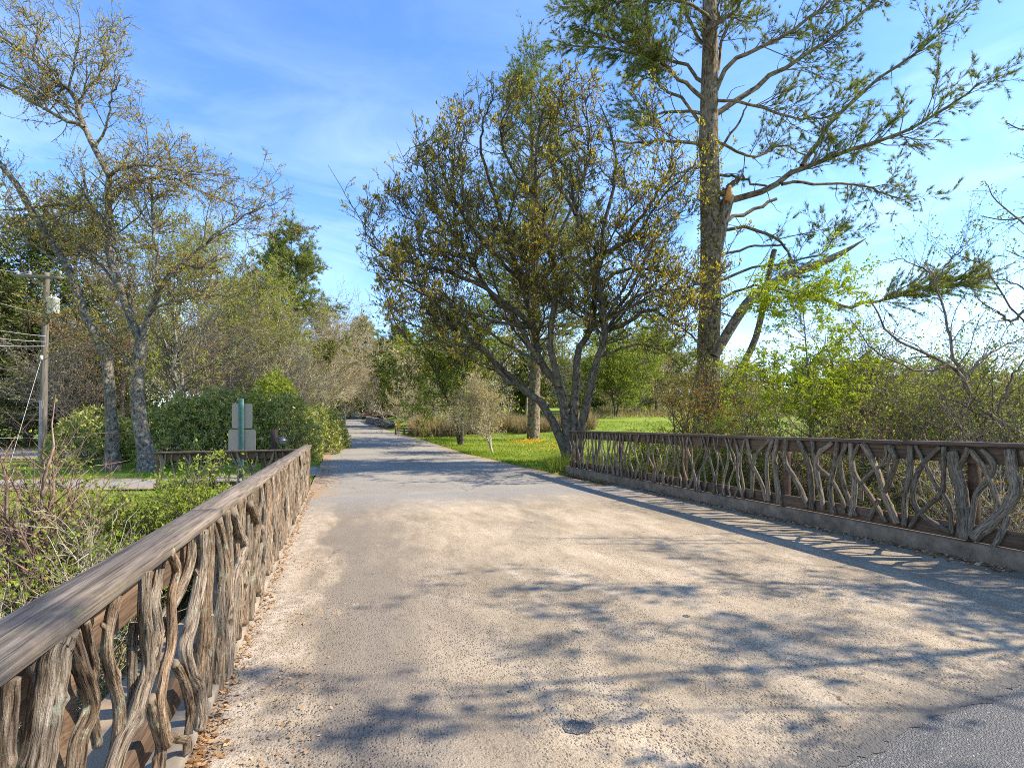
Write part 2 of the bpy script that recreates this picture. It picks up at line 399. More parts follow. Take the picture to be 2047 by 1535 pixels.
def deck_mat():
    """old concrete deck under a thin skin of sand; object x runs across the bridge, y along it"""
    m, N, L, out = newmat('sandy_worn_deck')
    ob = N('TexCoord').outputs['Object']
    sx = N('SeparateXYZ'); L(ob, sx.inputs[0]); w = sx.outputs[0]
    st = mapping(N, L, ob, (1, .42, 1))
    big = noise(N, L, st, .75, 5, .6, .4); mid = noise(N, L, st, 3.2, 6, .68, .3); fine = noise(N, L, ob, 38, 4, .7); grit = noise(N, L, ob, 130, 3, .65)
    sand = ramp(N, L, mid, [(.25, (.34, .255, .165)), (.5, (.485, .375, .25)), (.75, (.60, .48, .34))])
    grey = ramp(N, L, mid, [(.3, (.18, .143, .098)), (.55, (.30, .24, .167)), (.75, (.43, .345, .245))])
    wob = mathn(N, L, 'ADD', w, mathn(N, L, 'MULTIPLY', mathn(N, L, 'SUBTRACT', noise(N, L, st, 2.2, 5, .65, .5), .5), 1.5))
    # smooth dark gutter band beside the left kerb, pale crumbled strip against it
    band = mathn(N, L, 'MULTIPLY', maprange(N, L, wob, -.35, -.05), maprange(N, L, wob, .25, 1.15, 1, 0))
    strip = maprange(N, L, wob, -.2, -.5)
    s = maprange(N, L, big, .30, .60)
    c = mix(N, L, s, grey, sand)
    c = mix(N, L, mathn(N, L, 'MULTIPLY', band, .8), c, mix(N, L, fine, (.15, .125, .10), (.27, .225, .18)))
    c = mix(N, L, mathn(N, L, 'MULTIPLY', strip, .8), c, ramp(N, L, noise(N, L, ob, 9, 6, .7), [(.35, (.30, .235, .17)), (.6, (.56, .46, .36))]))
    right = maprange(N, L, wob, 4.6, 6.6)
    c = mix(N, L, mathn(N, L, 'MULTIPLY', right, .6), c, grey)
    # exposed dark aggregate, in drifts
    v = N('TexVoronoi'); v.inputs['Scale'].default_value = 62; v.inputs['Randomness'].default_value = 1.
    L(mapping(N, L, ob, (1, .8, 1)), v.inputs['Vector'])
    drift = maprange(N, L, noise(N, L, st, 1.5, 6, .75, .3), .33, .55)
    fade = maprange(N, L, sx.outputs[1], 1.8, 8.5, 1.3, .5)
    peb = mathn(N, L, 'MULTIPLY', mathn(N, L, 'MULTIPLY', maprange(N, L, v.outputs['Distance'], .5, .26), maprange(N, L, noise(N, L, ob, 17, 3, .7), .40, .52)), mathn(N, L, 'MULTIPLY', drift, fade))
    cs = N('SeparateColor'); L(v.outputs['Color'], cs.inputs[0])
    pc = ramp(N, L, cs.outputs[0], [(0, (.06, .05, .042)), (.6, (.16, .13, .10)), (1, (.34, .26, .18))])
    c = mix(N, L, mathn(N, L, 'MULTIPLY', peb, .6), c, pc)
    c = mix(N, L, maprange(N, L, fine, .54, .70, 0, .7), c, (.115, .092, .072))
    c = mix(N, L, 1., c, ramp(N, L, grit, [(.3, (.60, .59, .57)), (.7, (1.28, 1.28, 1.28))]), 'MULTIPLY')
    pit = mathn(N, L, 'MULTIPLY', maprange(N, L, noise(N, L, mapping(N, L, ob, (1, .55, 1)), 8.5, 7, .8, .6), .60, .68), maprange(N, L, noise(N, L, ob, .7, 4, .6), .48, .6))
    c = mix(N, L, mathn(N, L, 'MULTIPLY', pit, .75), c, (.10, .082, .066))
    pale = maprange(N, L, noise(N, L, ob, 1.7, 7, .75, .5), .64, .74)
    c = mix(N, L, mathn(N, L, 'MULTIPLY', pale, .6), c, (.66, .56, .43))
    yn = mathn(N, L, 'ADD', sx.outputs[1], mathn(N, L, 'MULTIPLY', mathn(N, L, 'SUBTRACT', noise(N, L, ob, 2.2, 8, .75), .5), 5.))
    c = mix(N, L, maprange(N, L, yn, 9.2, 11.6), c, mix(N, L, fine, (.17, .158, .145), (.36, .325, .285)))
    yb = mathn(N, L, 'SUBTRACT', mathn(N, L, 'ADD', sx.outputs[1], mathn(N, L, 'MULTIPLY', mathn(N, L, 'SUBTRACT', noise(N, L, ob, 12, 8, .8), .5), .7)), mathn(N, L, 'MULTIPLY', sx.outputs[0], .1))
    c = mix(N, L, maprange(N, L, yb, 1.85, 1.62), c, mix(N, L, grit, (.06, .055, .048), (.18, .165, .145)))
    h = mathn(N, L, 'ADD', mathn(N, L, 'ADD', mathn(N, L, 'MULTIPLY', fine, .8), mathn(N, L, 'MULTIPLY', grit, .35)), mathn(N, L, 'SUBTRACT', mathn(N, L, 'MULTIPLY', peb, .5), mathn(N, L, 'MULTIPLY', pit, .8)))
    surf(N, L, out, c, .95, h, 1., .009, spec=.15); return m
M['ground'] = ground_mat(); M['asphalt'] = asphalt_mat(); M['fresh'] = fresh_asphalt_mat(); M['deck'] = deck_mat()

# ------------------------------------------------------------------ terrain and roads
RY = [-60, 12, 17, 24, 35, 61, 85, 108, 130, 150, 400]
RZ = [0, 0, .04, .2, .45, .85, 1.5, 2.55, 4.3, 4.8, 5.]
LX = [-10.2 + 60 * 0 + 24.6, -4.78, -6.5, -8.84, -12.4, -21.3, -29.6, -37.4, -44.6, -51.5, -138]
RX = [27.4, 2.78, 1.0, -2.2, -5.95, -14.9, -23., -31.9, -37.5, -44, -130]
FY = [-60, 14, 20, 35, 60, 90, 130, 400]
FZ = [0, 0, .3, 1.0, 2.3, 4.5, 5.6, 8.]
GY = [-60, 26, 40, 60, 90, 130, 400]
GZ = [0, 0, .25, 1.3, 3.4, 5., 8.]
def road_edges(y):
    return np.interp(y, RY, LX), np.interp(y, RY, RX)
def gz(x, y, raw=False):
    x = np.asarray(x, float); y = np.asarray(y, float)
    zr = np.interp(y, RY, RZ); l, r_ = road_edges(y)
    zf = np.interp(y, FY, FZ); zl = np.interp(y, GY, GZ)
    right = sst(2.0, 18, x - r_); left = sst(1.5, 14, l - x)
    z = zr * (1 - right) * (1 - left) + zf * right + zl * left
    w, t = wt(x, y)
    d_l = sst(-3.5, .5, t) * (1 - sst(9.3, 9.9, t)) * 1.0
    d_r = sst(-3.5, .5, t) * (1 - sst(9.5, 16, t))
    k = sst(.5, 1.2, (w - 3.15) / 8)
    d = np.where(w < 3.15, d_l, d_r * (1 - .35 * sst(9, 20, w)))
    far = 1 - sst(16, 40, np.abs(w - 3.15))
    z = z - 1.75 * d * (.25 + .75 * far) * (1 - .2 * vnoise(x, y, 2.1))
    z = z + .10 * (vnoise(x, y, 3.) - .5) * sst(.3, 3, np.maximum(l - x, x - r_)) * sst(6, 30, np.abs(y) + 6)
    return z
def inroad(x, y, m=0.):
    l, r_ = road_edges(y); return (x > l - m) & (x < r_ + m)
def terrain():
    xs = np.concatenate([np.linspace(-900, -140, 20)[:-1], np.linspace(-140, -40, 40)[:-1], np.linspace(-40, 40, 267)[:-1], np.linspace(40, 140, 40)[:-1], np.linspace(140, 900, 20)])
    ys = np.concatenate([np.linspace(-300, -14, 14)[:-1], np.linspace(-14, 45, 197)[:-1], np.linspace(45, 150, 90)[:-1], np.linspace(150, 1200, 24)])
    X, Y = np.meshgrid(xs, ys)
    Z = gz(X, Y)
    l, r_ = road_edges(Y)
    w, t = wt(X, Y)
    inside = sst(.35, -.35, np.maximum(l - X, X - r_))
    Z = Z - .10 * inside
    Z = Z - .09 * sst(.5, -.3, pathdist(X, Y))
    nx, ny = len(xs), len(ys)
    i = np.arange(nx * ny).reshape(ny, nx)
    f = np.stack([i[:-1, :-1], i[:-1, 1:], i[1:, 1:], i[1:, :-1]], -1).reshape(-1, 4)
    xc = (X[:-1, :-1] + X[1:, 1:]) / 2; yc = (Y[:-1, :-1] + Y[1:, 1:]) / 2
    w, t = wt(xc, yc); l, r_ = road_edges(yc)
    soil = np.clip(sst(10.2, 8., t) * sst(20, 10, np.abs(w - 3)), 0, .62)
    edge = np.maximum(l - xc, xc - r_)
    soil = np.maximum(soil, .5 * sst(.9, -.1, edge) * (edge > -1))
    soil = np.maximum(soil, .9 * sst(95, 120, yc))
    xl = l - xc
    soil = np.maximum(soil, .75 * sst(3, 7, xl) * sst(22, 30, yc) * sst(34, 26, xl + 0 * yc) * sst(50, 36, yc))
    mb = MB(); mb.add(np.stack([X, Y, Z], -1), f, None, soil.ravel())
    return tag(mb.build('ground', M['ground']), kind='structure')
def strip_mesh(name, left, right, zf, mat, n=14, edge=True):
    """a sheet between two edge polylines (same count)"""
    left, right = np.array(left), np.array(right)
    s = np.linspace(0, 1, n)
    XY = left[:, None] * (1 - s)[None, :, None] + right[:, None] * s[None, :, None]
    Z = zf(XY[..., 0], XY[..., 1])
    V = np.concatenate([XY, Z[..., None]], -1)
    i = np.arange(len(left) * n).reshape(len(left), n)
    f = np.stack([i[:-1, :-1], i[:-1, 1:], i[1:, 1:], i[1:, :-1]], -1).reshape(-1, 4)
    a = np.abs(np.linspace(-1, 1, n - 1)) ** 3
    mb = MB(); mb.add(V, f, None, np.tile(a, len(left) - 1))
    return tag(mb.build(name, mat), kind='structure')
# side path on the left, behind the wing railing
PL = np.array([(-40., 13.6), (-14.3, 14.6), (-9.4, 15.3), (-7.9, 16.9), (-7.4, 19.6)])
PR = np.array([(-40., 11.4), (-12., 12.1), (-8.3, 13.1), (-6.7, 14.2), (-6.0, 15.9)])
def pathdist(x, y):
    d = np.full(np.shape(x), 99.)
    for p in (PL + PR) / 2,:
        for a, b in zip(p[:-1], p[1:]):
            ab = b - a; q = np.clip(((x - a[0]) * ab[0] + (y - a[1]) * ab[1]) / (ab @ ab), 0, 1)
            d = np.minimum(d, np.hypot(x - a[0] - q * ab[0], y - a[1] - q * ab[1]))
    d = d - 1.3
    drv = np.maximum(np.abs(y - (26.5 - .02 * x)) - 4.6, x + 18.0)
    return np.minimum(d, drv)
terrain()
ys = np.concatenate([np.linspace(-14, 12, 27), np.linspace(13, 40, 40), np.linspace(42, 150, 60)])
jit = lambda s: np.array([.16 * (vnoise(y, 0, 1.3, s) - .5) * (1 if y > 15 else 0) for y in ys])
l, r_ = road_edges(ys)
strip_mesh('road', np.stack([l + jit(1), ys], 1), np.stack([r_ + jit(2), ys], 1), lambda x, y: np.interp(y, RY, RZ) + .0, M['asphalt'], 22)
strip_mesh('path', smooth_path(PL, 40), smooth_path(PR, 40), lambda x, y: gz(x, y) * .0 + .012, M['asphalt'], 8)
xq = np.linspace(-60, -18.2, 24)
strip_mesh('driveway', np.stack([xq, 26.5 - .02 * xq + 4.3], 1), np.stack([xq, 26.5 - .02 * xq - 4.3], 1), lambda x, y: np.maximum(gz(x, y), 0) + .03, M['asphalt'], 10)
xq = np.linspace(-60, 20, 50)
strip_mesh('cross_road', np.stack([xq, 138 + 0 * xq], 1), np.stack([xq, 131.5 + 0 * xq], 1), lambda x, y: np.interp(y, RY, RZ) + .05 + .03 * np.maximum(x + 45, 0) * .3, M['asphalt'], 6)
# deck overlay: ragged ends, 5 mm over the asphalt; built in the bridge frame so grain and stains follow it
def deck_sheet(name, ws, t0, t1, z, mat, label=None, rag=.12, nt=40):
    w = np.linspace(*ws, 260); q = np.linspace(0, 1, nt)
    a = t0 + .1 * (w - 2.1) + rag * (vnoise(w, 0, .35, 3) - .5) * 2 + .03 * (vnoise(w, 0, .03, 8) - .5) + .05 * (vnoise(w, 0, .08, 5) - .5); b = t1 + 2.5 * rag * (vnoise(w, 0, .8, 4) - .5)
    T = a[None] * (1 - q[:, None]) + b[None] * q[:, None]; W = np.broadcast_to(w, T.shape)
    i = np.arange(T.size).reshape(T.shape)
    f = np.stack([i[:-1, :-1], i[:-1, 1:], i[1:, 1:], i[1:, :-1]], -1).reshape(-1, 4)
    mb = MB(); mb.add(np.stack([W, T, np.full(T.shape, z)], -1), f)
    o = mb.build(name, mat); o.rotation_euler.z = TH
    return tag(o, kind='structure')
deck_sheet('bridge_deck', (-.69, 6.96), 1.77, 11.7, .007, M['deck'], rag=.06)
deck_sheet('fresh_asphalt_apron', (-.69, 6.96), -6, 2.4, .0035, M['fresh'], rag=.02)
def patch(name, u, v, a, b, mat, z=.011):
    c = P(u, v, EYE * F / (v - HZ)); n = 26
    an = np.linspace(0, 2 * np.pi, n, endpoint=False); rr = 1 + .3 * (rng.random(n) - .5)
    V = np.stack([c[0] + a * rr * np.cos(an), c[1] + b * rr * np.sin(an), np.full(n, z)], 1)
    mb = MB(); mb.add(V, np.arange(n)[None]); return tag(mb.build(name, mat), kind='structure')
patch('asphalt_patch', 1157, 1456, .085, .06, M['fresh']); patch('asphalt_patch', 1020, 1384, .018, .016, M['fresh']); patch('asphalt_patch', 1372, 1233, .03, .025, M['fresh'])
# bridge body under the deck
body = MB(); beam(body, BW(3.16, 1.0, -.40), BW(3.16, 11.4, -.40), 7.5, .7, .02, 6)
tag(body.build('bridge_slab', M['concrete'], smooth=False), kind='structure')

# ------------------------------------------------------------------ railings
def stick(pts, rad, K=34, S=14, seed=0, knots=2, tip=.8):
    p = smooth_path(pts, K); n = len(p)
    ii = np.arange(n); L0 = np.linalg.norm(p[-1] - p[0])
    p = p + np.stack([(vnoise(ii, seed + 5 * c, n / 6., c) - .5) * .16 * rad + (vnoise(ii, seed + 3 * c, n / 13., c + 4) - .5) * .12 * rad for c in range(3)], 1)
    r = rad * np.linspace(1.08, tip, n) * (1 + .07 * (vnoise(np.arange(n), seed, n / 9.) - .5) * 2)
    an = np.arange(S)
    th = an[None] / S * 2 * np.pi + np.linspace(0, rng.normal(0, 1.1), n)[:, None]
    lump = 1 + .09 * np.sin(2 * th + seed) + .07 * np.sin(3 * th + 2 * seed + ii[:, None] / n * 2) + .06 * np.sin(7 * th + seed * 3) * vnoise(ii[:, None] + 0 * th, seed + 0 * th, n / 7., 1) + .05 * np.sin(11 * th + seed) * vnoise(ii[:, None] + 0 * th, seed + 0 * th, n / 9., 2)
    for _ in range(knots):
        k, a = rng.integers(3, n - 3), rng.integers(0, S)
        da = np.minimum(np.abs(an - a), S - np.abs(an - a))
        lump += .28 * np.exp(-((np.arange(n)[:, None] - k) / (n / 30.)) ** 2 - (da[None] / (S / 10.)) ** 2)
    return p, r, lump[None]
def add_stick(parent, mat, pts, rad, K=34, S=14, knots=2, tip=.8, fork=None):
    mb = MB(); p, r, lump = stick(pts, rad, K, S, rng.integers(0, 999), knots, tip)
    tubes(mb, p, r, S, cap=True, lump=lump)
    if fork is not None:
        p2, r2, l2 = stick(fork[0], fork[1], 22, 10, rng.integers(0, 999), 1, .85)
        tubes(mb, p2, r2, 10, cap=True, lump=l2)
    if rng.random() < .45 and fork is None:             # a sawn side stub
        k = rng.integers(8, K - 8); d = unit(np.array([rng.normal(), rng.normal(), .6 + .4 * rng.random()]))
        q = p[k] + d * np.linspace(0, rad * 2.1, 5)[:, None]
        tubes(mb, q, np.linspace(.5, .38, 5) * rad, 8, cap=True)
    return mb.build('branch_baluster', mat, parent)
def wavy(t, w, z0, z1, lean, amp, bend, sgn):
    z = np.linspace(z0, z1, 7); q = np.linspace(0, 1, 7)
    off = lean * (q - .5) + amp * np.sin(q * bend + rng.random() * 6.28) * np.sin(q * np.pi) ** .5
    ww = w + sgn * .02 * np.sin(q * 5 + rng.random() * 6)
    return [BW(a, t + o, c) for a, o, c in zip(ww, off, z)]

# left railing
LH = 1.09
lf = thing('bridge_railing', 'long sunlit left bridge railing of close twisted branches under a weathered plank cap', 'railing', tuple(BW(-.74, 6.)))
joints = [-3.2, -.4, 3.45, 7.1, 10.4, 13.35]
for i in range(5):
    mb = MB(); dz = [.0, .004, -.004, .003, 0][i]; dw = [0, .004, -.006, .005, 0][i]
    beam(mb, BW(-.765 + dw, joints[i] + .003, LH - .026 + dz), BW(-.765 + dw, joints[i + 1] - .003, LH - .026 + dz), .172, .05, .007, 24, .003, a=[.5, .35, .75, .5, .6][i])
    mb.build('cap_rail', M['cap'], lf)
mb = MB(); beam(mb, BW(-.80, -3.1, .93), BW(-.80, 13.3, .93), .045, .19, .004, 30, .002); mb.build('stringer', M['board'], lf)
mb = MB(); beam(mb, BW(-.80, -3.1, .24), BW(-.80, 13.3, .24), .045, .14, .004, 30, .002); mb.build('bottom_board', M['board'], lf)
for t in (-2.8, -.4, 2.0, 4.4, 6.9, 9.3, 11.6, 13.2):
    mb = MB(); beam(mb, BW(-.872, t, -.2), BW(-.872, t, LH - .054), .09, .09, .005, 4, up=(0, 1, 0)); mb.build('post', M['board'], lf)
mb = MB(); beam(mb, BW(-.81, -6, -.04), BW(-.81, 13.4, -.04), .25, .20, .012, 60, .004); kerb = mb.build('kerb', M['concrete'], lf)
Z2 = lambda L_: [(x / 2.868, 1000 + y / 2.868) for x, y in L_]
TL = [
 ([(60, 1020), (50, 1200), (20, 1535), (5, 1680)], 105, 0), ([(335, 800), (310, 880), (275, 1100), (225, 1350), (185, 1600)], 190, 0),
 ([(405, 770), (465, 950), (515, 1100), (520, 1200), (455, 1370), (425, 1600)], 95, 1), ([(490, 690), (525, 850), (545, 960), (520, 1120), (560, 1400)], 64, -1),
 ([(668, 550), (628, 720), (618, 880), (650, 1030), (682, 1200), (672, 1400), (630, 1600)], 76, 0),
 ([(832, 410), (825, 600), (842, 800), (852, 950), (812, 1100), (765, 1250), (690, 1400), (620, 1600)], 92, 1),
 ([(925, 350), (905, 480), (885, 600), (905, 760), (860, 900)], 62, -1),
 ([(975, 290), (1015, 400), (985, 560), (985, 800), (940, 1000), (915, 1150), (945, 1330), (960, 1390)], 66, 1),
 ([(1108, 180), (1090, 350), (1040, 500), (930, 700), (885, 850), (870, 1000)], 66, -1),
 ([(1160, 170), (1162, 350), (1140, 500), (1098, 700), (1062, 850), (1090, 980), (1142, 1080), (1155, 1220), (1140, 1320)], 72, 1),
 ([(1205, 130), (1192, 330), (1190, 500), (1200, 800), (1185, 1130)], 52, 0),
 ([(1245, 100), (1272, 230), (1285, 400), (1270, 600), (1250, 850), (1240, 1140)], 78, 0),
 ([(1330, 60), (1372, 180), (1402, 260), (1370, 370), (1340, 450), (1330, 600), (1310, 800), (1295, 1040)], 72, 1),
 ([(1430, 20), (1475, 120), (1462, 250), (1440, 450), (1425, 690)], 50, 1), ([(860, 1130), (890, 1280), (925, 1400), (900, 1600)], 74, 0),
 ([(770, 700), (758, 900), (760, 1100), (735, 1280)], 56, -1), ([(1005, 930), (1060, 1050), (1092, 1200), (1080, 1340)], 54, 0),
 ([(955, 1350), (1010, 1362), (1068, 1375), (1072, 1440)], 52, 1), ([(1420, 350), (1400, 550), (1400, 780), (1395, 900)], 55, 0), ([(1490, 150), (1510, 300), (1500, 450), (1475, 600)], 50, 0)]
for pts, wd, k in TL:
    q = [onplane(u, v, -.705 + .022 * k) for u, v in Z2(pts)]
    Ym = np.mean([a[1] for a in q]); q = q[::-1]
    add_stick(lf, M['stick_sun'], q, wd / 2.868 / 2 * Ym / F * .84, 64, 36, 3, .95)
t = 3.25
nl = 0
while t < 13.3 and nl < 78:
    lean = rng.normal(0, .09); rad = .022 + .017 * rng.random()
    add_stick(lf, M['stick_sun'], wavy(t, -.708 - .02 * rng.random(), .05 + .07 * rng.random(), 1.045, lean, .05 + .05 * rng.random(), 4 + 3 * rng.random(), 1), rad, 36, 18, 2)
    t += .125 * (.75 + .5 * rng.random()); nl += 1

# right railing
RH = 1.385; WR = 6.99
rf = thing('bridge_railing', 'long shaded right bridge railing of spaced crooked branches on a concrete kerb', 'railing', tuple(BW(7.0, 8)))
joints = [1., 4.7, 8.3, 12., 15.12]
for i in range(4):
    mb = MB(); dz = [0, -.006, .004, 0][i]
    beam(mb, BW(WR + .06, joints[i] + .004, RH - .024 + dz), BW(WR + .06, joints[i + 1] - .004, RH - .024 + dz), .20, .046, .005, 20, .003, a=[.6, .4, .55, .45][i]); mb.build('cap_rail', M['cap_dark'], rf)
mb = MB(); beam(mb, BW(WR + .055, 1, RH - .148), BW(WR + .055, 15.1, RH - .148), .045, .20, .004, 30, .002); mb.build('stringer', M['board'], rf)
mb = MB(); beam(mb, BW(WR + .055, 1, .32), BW(WR + .055, 15.1, .32), .045, .19, .004, 30, .002); mb.build('bottom_board', M['board'], rf)
def t_of(u, w):
    Yc = F * w / (CT * (u - 682)); return (Yc - w * ST) / CT
tp = [t_of(1933, WR), t_of(1563, WR), t_of(1359, WR)]
st_ = (tp[2] - tp[0]) / 2
for k in range(-1, 5):
    t = min(tp[0] + st_ * k, 15.03)
    mb = MB(); beam(mb, BW(WR + .128, t, .0), BW(WR + .128, t, RH - .05), .09, .09, .005, 4, up=(0, 1, 0)); mb.build('post', M['board'], rf)
mb = MB(); beam(mb, BW(7.12, -6, .055), BW(7.12, 15.35, .055), .33, .31, .014, 90, .006); mb.build('kerb', M['kerb_dark'], rf)
Z4 = lambda L_: [(1100 + x / 2.162, 780 + y / 2.162) for x, y in L_]
TR = [
 ([(1735, 262), (1752, 340), (1775, 430), (1788, 540), (1785, 640)], 54, [(1808, 250), (1790, 290), (1765, 340)]), ([(1815, 256), (1870, 330), (1905, 400), (1930, 480), (1940, 540)], 27, None),
 ([(1865, 256), (1915, 320), (1892, 390), (1842, 450), (1820, 560), (1815, 630)], 25, None), ([(1985, 255), (1997, 350), (2012, 430), (1972, 510), (1900, 580), (1828, 640)], 46, None),
 ([(1702, 244), (1702, 350), (1695, 440), (1642, 490), (1590, 540), (1555, 592)], 24, None), ([(1685, 244), (1610, 320), (1575, 400), (1570, 480), (1620, 550), (1735, 615)], 25, None),
 ([(1578, 240), (1620, 320), (1660, 400), (1720, 490), (1738, 620)], 20, None), ([(1555, 238), (1557, 350), (1535, 450), (1530, 585)], 27, None),
 ([(1352, 230), (1390, 300), (1422, 370), (1440, 440), (1470, 510), (1500, 578)], 31, [(1462, 238), (1492, 310), (1472, 380), (1445, 440)]),
 ([(1452, 236), (1440, 310), (1382, 360), (1350, 400), (1345, 480)], 16, None), ([(1338, 230), (1305, 300), (1322, 370), (1372, 440), (1452, 572)], 22, None),
 ([(1298, 228), (1306, 330), (1317, 420), (1300, 545)], 24, None), ([(1282, 228), (1255, 310), (1272, 420), (1322, 545)], 22, None), ([(1240, 222), (1227, 330), (1210, 430), (1226, 538)], 25, None),
 ([(1222, 224), (1152, 290), (1160, 400), (1182, 515)], 22, None), ([(1133, 218), (1150, 320), (1210, 380), (1262, 475), (1270, 530)], 20, None), ([(1072, 214), (1110, 300), (1127, 400), (1130, 515)], 26, None),
 ([(1022, 210), (1015, 300), (1050, 370), (1082, 430), (1112, 508)], 24, None), ([(985, 208), (970, 300), (980, 400), (990, 492)], 24, None), ([(952, 208), (882, 300), (870, 462)], 20, None),
 ([(962, 208), (935, 320), (946, 482)], 20, None), ([(850, 205), (870, 310), (912, 400), (932, 478)], 18, None), ([(1978, 540), (1950, 620), (1912, 678)], 26, None), ([(1420, 470), (1395, 520), (1375, 560)], 22, None),
 ([(1480, 240), (1460, 330), (1475, 420)], 16, None), ([(2045, 262), (2085, 360), (2075, 470), (2090, 600), (2100, 690)], 36, None), ([(2160, 270), (2120, 400), (2150, 560), (2140, 720)], 34, None)]
for pts, wd, fk in TR:
    q = [onplane(u, v, WR - .005) for u, v in Z4(pts)][::-1]
    Ym = np.mean([a[1] for a in q])
    fork = None if fk is None else ([onplane(u, v, WR - .02) for u, v in Z4(fk)], 12 / 2.162 * Ym / F)
    add_stick(rf, M['stick_shade'], q, wd / 2.162 / 2 * Ym / F * .85, 40, 18, 2, .95, fork)
t = t_of(1100 + 845 / 2.162, WR) + .05; nr = 0
while t < 15.05 and nr < 70:
    add_stick(rf, M['stick_shade'], wavy(t, WR - .005 - .01 * rng.random(), .20 + .03 * rng.random(), RH - .05, rng.normal(0, .14), .05 + .09 * rng.random(), 4 + 3 * rng.random(), 1), .016 + .013 * rng.random(), 22, 8, 1)
    t += .125 * (.7 + .6 * rng.random()); nr += 1

for t in np.linspace(1.15, 2.95, 12):
    add_stick(rf, M['stick_shade'], wavy(t, WR - .005, .21, RH - .05, rng.normal(0, .14), .07, 5, 1), .02 + .01 * rng.random(), 22, 8, 1)
# wing railing on the left, running off the end of the sunlit one
wf = thing('wing_railing', 'short dark wing railing of thin crooked branches behind the sunlit left railing', 'railing', tuple(P(450, 975, 12.4)))
a0, a1 = P(306, 905, 12.3), P(612, 899, 12.75)
mb = MB(); beam(mb, a0, a1, .2, .045, .005, 12, .003); mb.build('cap_rail', M['cap_dark'], wf)
mb = MB(); o_ = np.array([0, .03, -.115]); beam(mb, a0 + o_, a1 + o_, .045, .17, .004, 12); mb.build('stringer', M['board'], wf)
mb = MB(); o_ = np.array([0, .03, -.80]); beam(mb, a0 + o_, a1 + o_, .045, .12, .004, 12); mb.build('bottom_board', M['board'], wf)
for q in (.02, .36, .7, .98):
    c = a0 * (1 - q) + a1 * q; mb = MB(); beam(mb, c + np.array([0, .10, -1.1]), c + np.array([0, .10, -.025]), .09, .09, .005, 3, up=(0, 1, 0)); mb.build('post', M['board'], wf)
for k in range(27):
    q = (k + .5 + .3 * rng.normal()) / 27; q = min(max(q, .015), .985); c = a0 * (1 - q) + a1 * q
    zz = np.linspace(-.88, -.03, 6); s = np.linspace(0, 1, 6)
    off = rng.normal(0, .13) * (s - .5) + .06 * np.sin(s * 5 + rng.random() * 6)
    add_stick(wf, M['stick_shade'], [c + np.array([o2, -.03, z2]) for o2, z2 in zip(off, zz)], .020 + .015 * rng.random(), 18, 8, 1)

# ------------------------------------------------------------------ trees
def finish(name, label, cat_, base, groups, barkm, crowns, group=None):
    """tree thing: groups = [(branches, sides)], crowns = [(part name, MB, material)]"""
    t = thing(name, label, cat_, tuple(base), group)
    mb = MB()
    for B, S in groups: tubes(mb, B['p'], B['r'], S)
    mb.build('trunk', barkm, t)
    for nm, cm, mt in crowns:
        if cm.n: cm.build(nm, mt, t, smooth=False)
    return t
def flare(p, r, h=.5, k=.6):
    d = p[:, 2] - p[0, 2]; return r * (1 + k * np.exp(-d / h))

# left: two-stemmed tree with lichen bark and small yellow leaves
Y0 = 16.6
Ls = []
tA = limb([(297, 948), (292, 905), (280, 845), (274, 759), (284, 680)], 14, 11.5, Y0); Ls.append((tA[0], flare(*tA)))
tB = limb([(226, 948), (224, 900), (224, 862), (219, 776), (215, 725), (202, 690), (178, 650), (161, 605), (137, 537), (103, 485), (65, 427), (34, 369), (0, 328), (-60, 250)], 11.5, 4, Y0 + .4, -.5, 22)
tB = (smooth_path(tB[0], 14), np.interp(np.linspace(0, 21, 14), np.arange(22), tB[1])); Ls.append((tB[0], flare(*tB)))
LM = [([(284, 682), (267, 646), (239, 578), (222, 513), (216, 461), (214, 420), (219, 349)], 11, 7, 0), ([(284, 682), (301, 622), (318, 578), (342, 547), (383, 530), (440, 545)], 9, 2.6, -.8),
 ([(219, 352), (191, 294), (168, 253), (150, 205), (137, 178), (113, 161), (65, 120), (27, 89), (-20, 60)], 8, 2.2, .6), ([(168, 255), (126, 236), (68, 205), (0, 171), (-60, 150)], 5, 2, -1),
 ([(219, 350), (246, 335), (294, 330), (342, 342), (400, 350)], 5, 1.5, -1.2), ([(222, 402), (253, 373), (308, 356), (352, 359), (420, 390), (500, 420)], 5, 1.2, 1.2), ([(211, 447), (190, 420), (164, 410), (113, 410), (51, 417), (-40, 425)], 5, 2, .8),
 ([(274, 744), (240, 708), (212, 684), (160, 650), (116, 639)], 4.2, 1.6, -1.6), ([(318, 580), (312, 500), (305, 420), (300, 330), (292, 250)], 5, 1.5, 1.2),
 ([(239, 578), (200, 530), (150, 490), (110, 440), (100, 380)], 4, 1.2, 1.6), ([(342, 547), (420, 480), (500, 425), (555, 405)], 3.5, 1, .8), ([(301, 622), (360, 600), (430, 590), (510, 600)], 3, 1, -1),
 ([(150, 207), (190, 160), (230, 110), (250, 70)], 3, 1, .5), ([(191, 294), (215, 240), (225, 190), (240, 150)], 3.4, 1, -.8), ([(65, 427), (20, 440), (-50, 430)], 3, 1, 1), ([(137, 537), (80, 500), (20, 470), (-40, 460)], 3.5, 1, -1.), ([(137, 180), (150, 120), (160, 60), (155, 10)], 3, 1, .2), ([(65, 122), (75, 60), (60, 10), (40, -40)], 2.6, 1, .8)]
Ls += [limb(p, a * .74, b * .74, Y0, dy, wob=.03) for p, a, b, dy in LM]
B1 = bset(Ls)
top = dict(p=B1['p'][1:], r=B1['r'][1:])
B2 = spawn(dict(p=B1['p'][2:], r=B1['r'][2:]), 170, 1.7, 48, .2, 1, 7, .10, .16, .5, .007, .03)
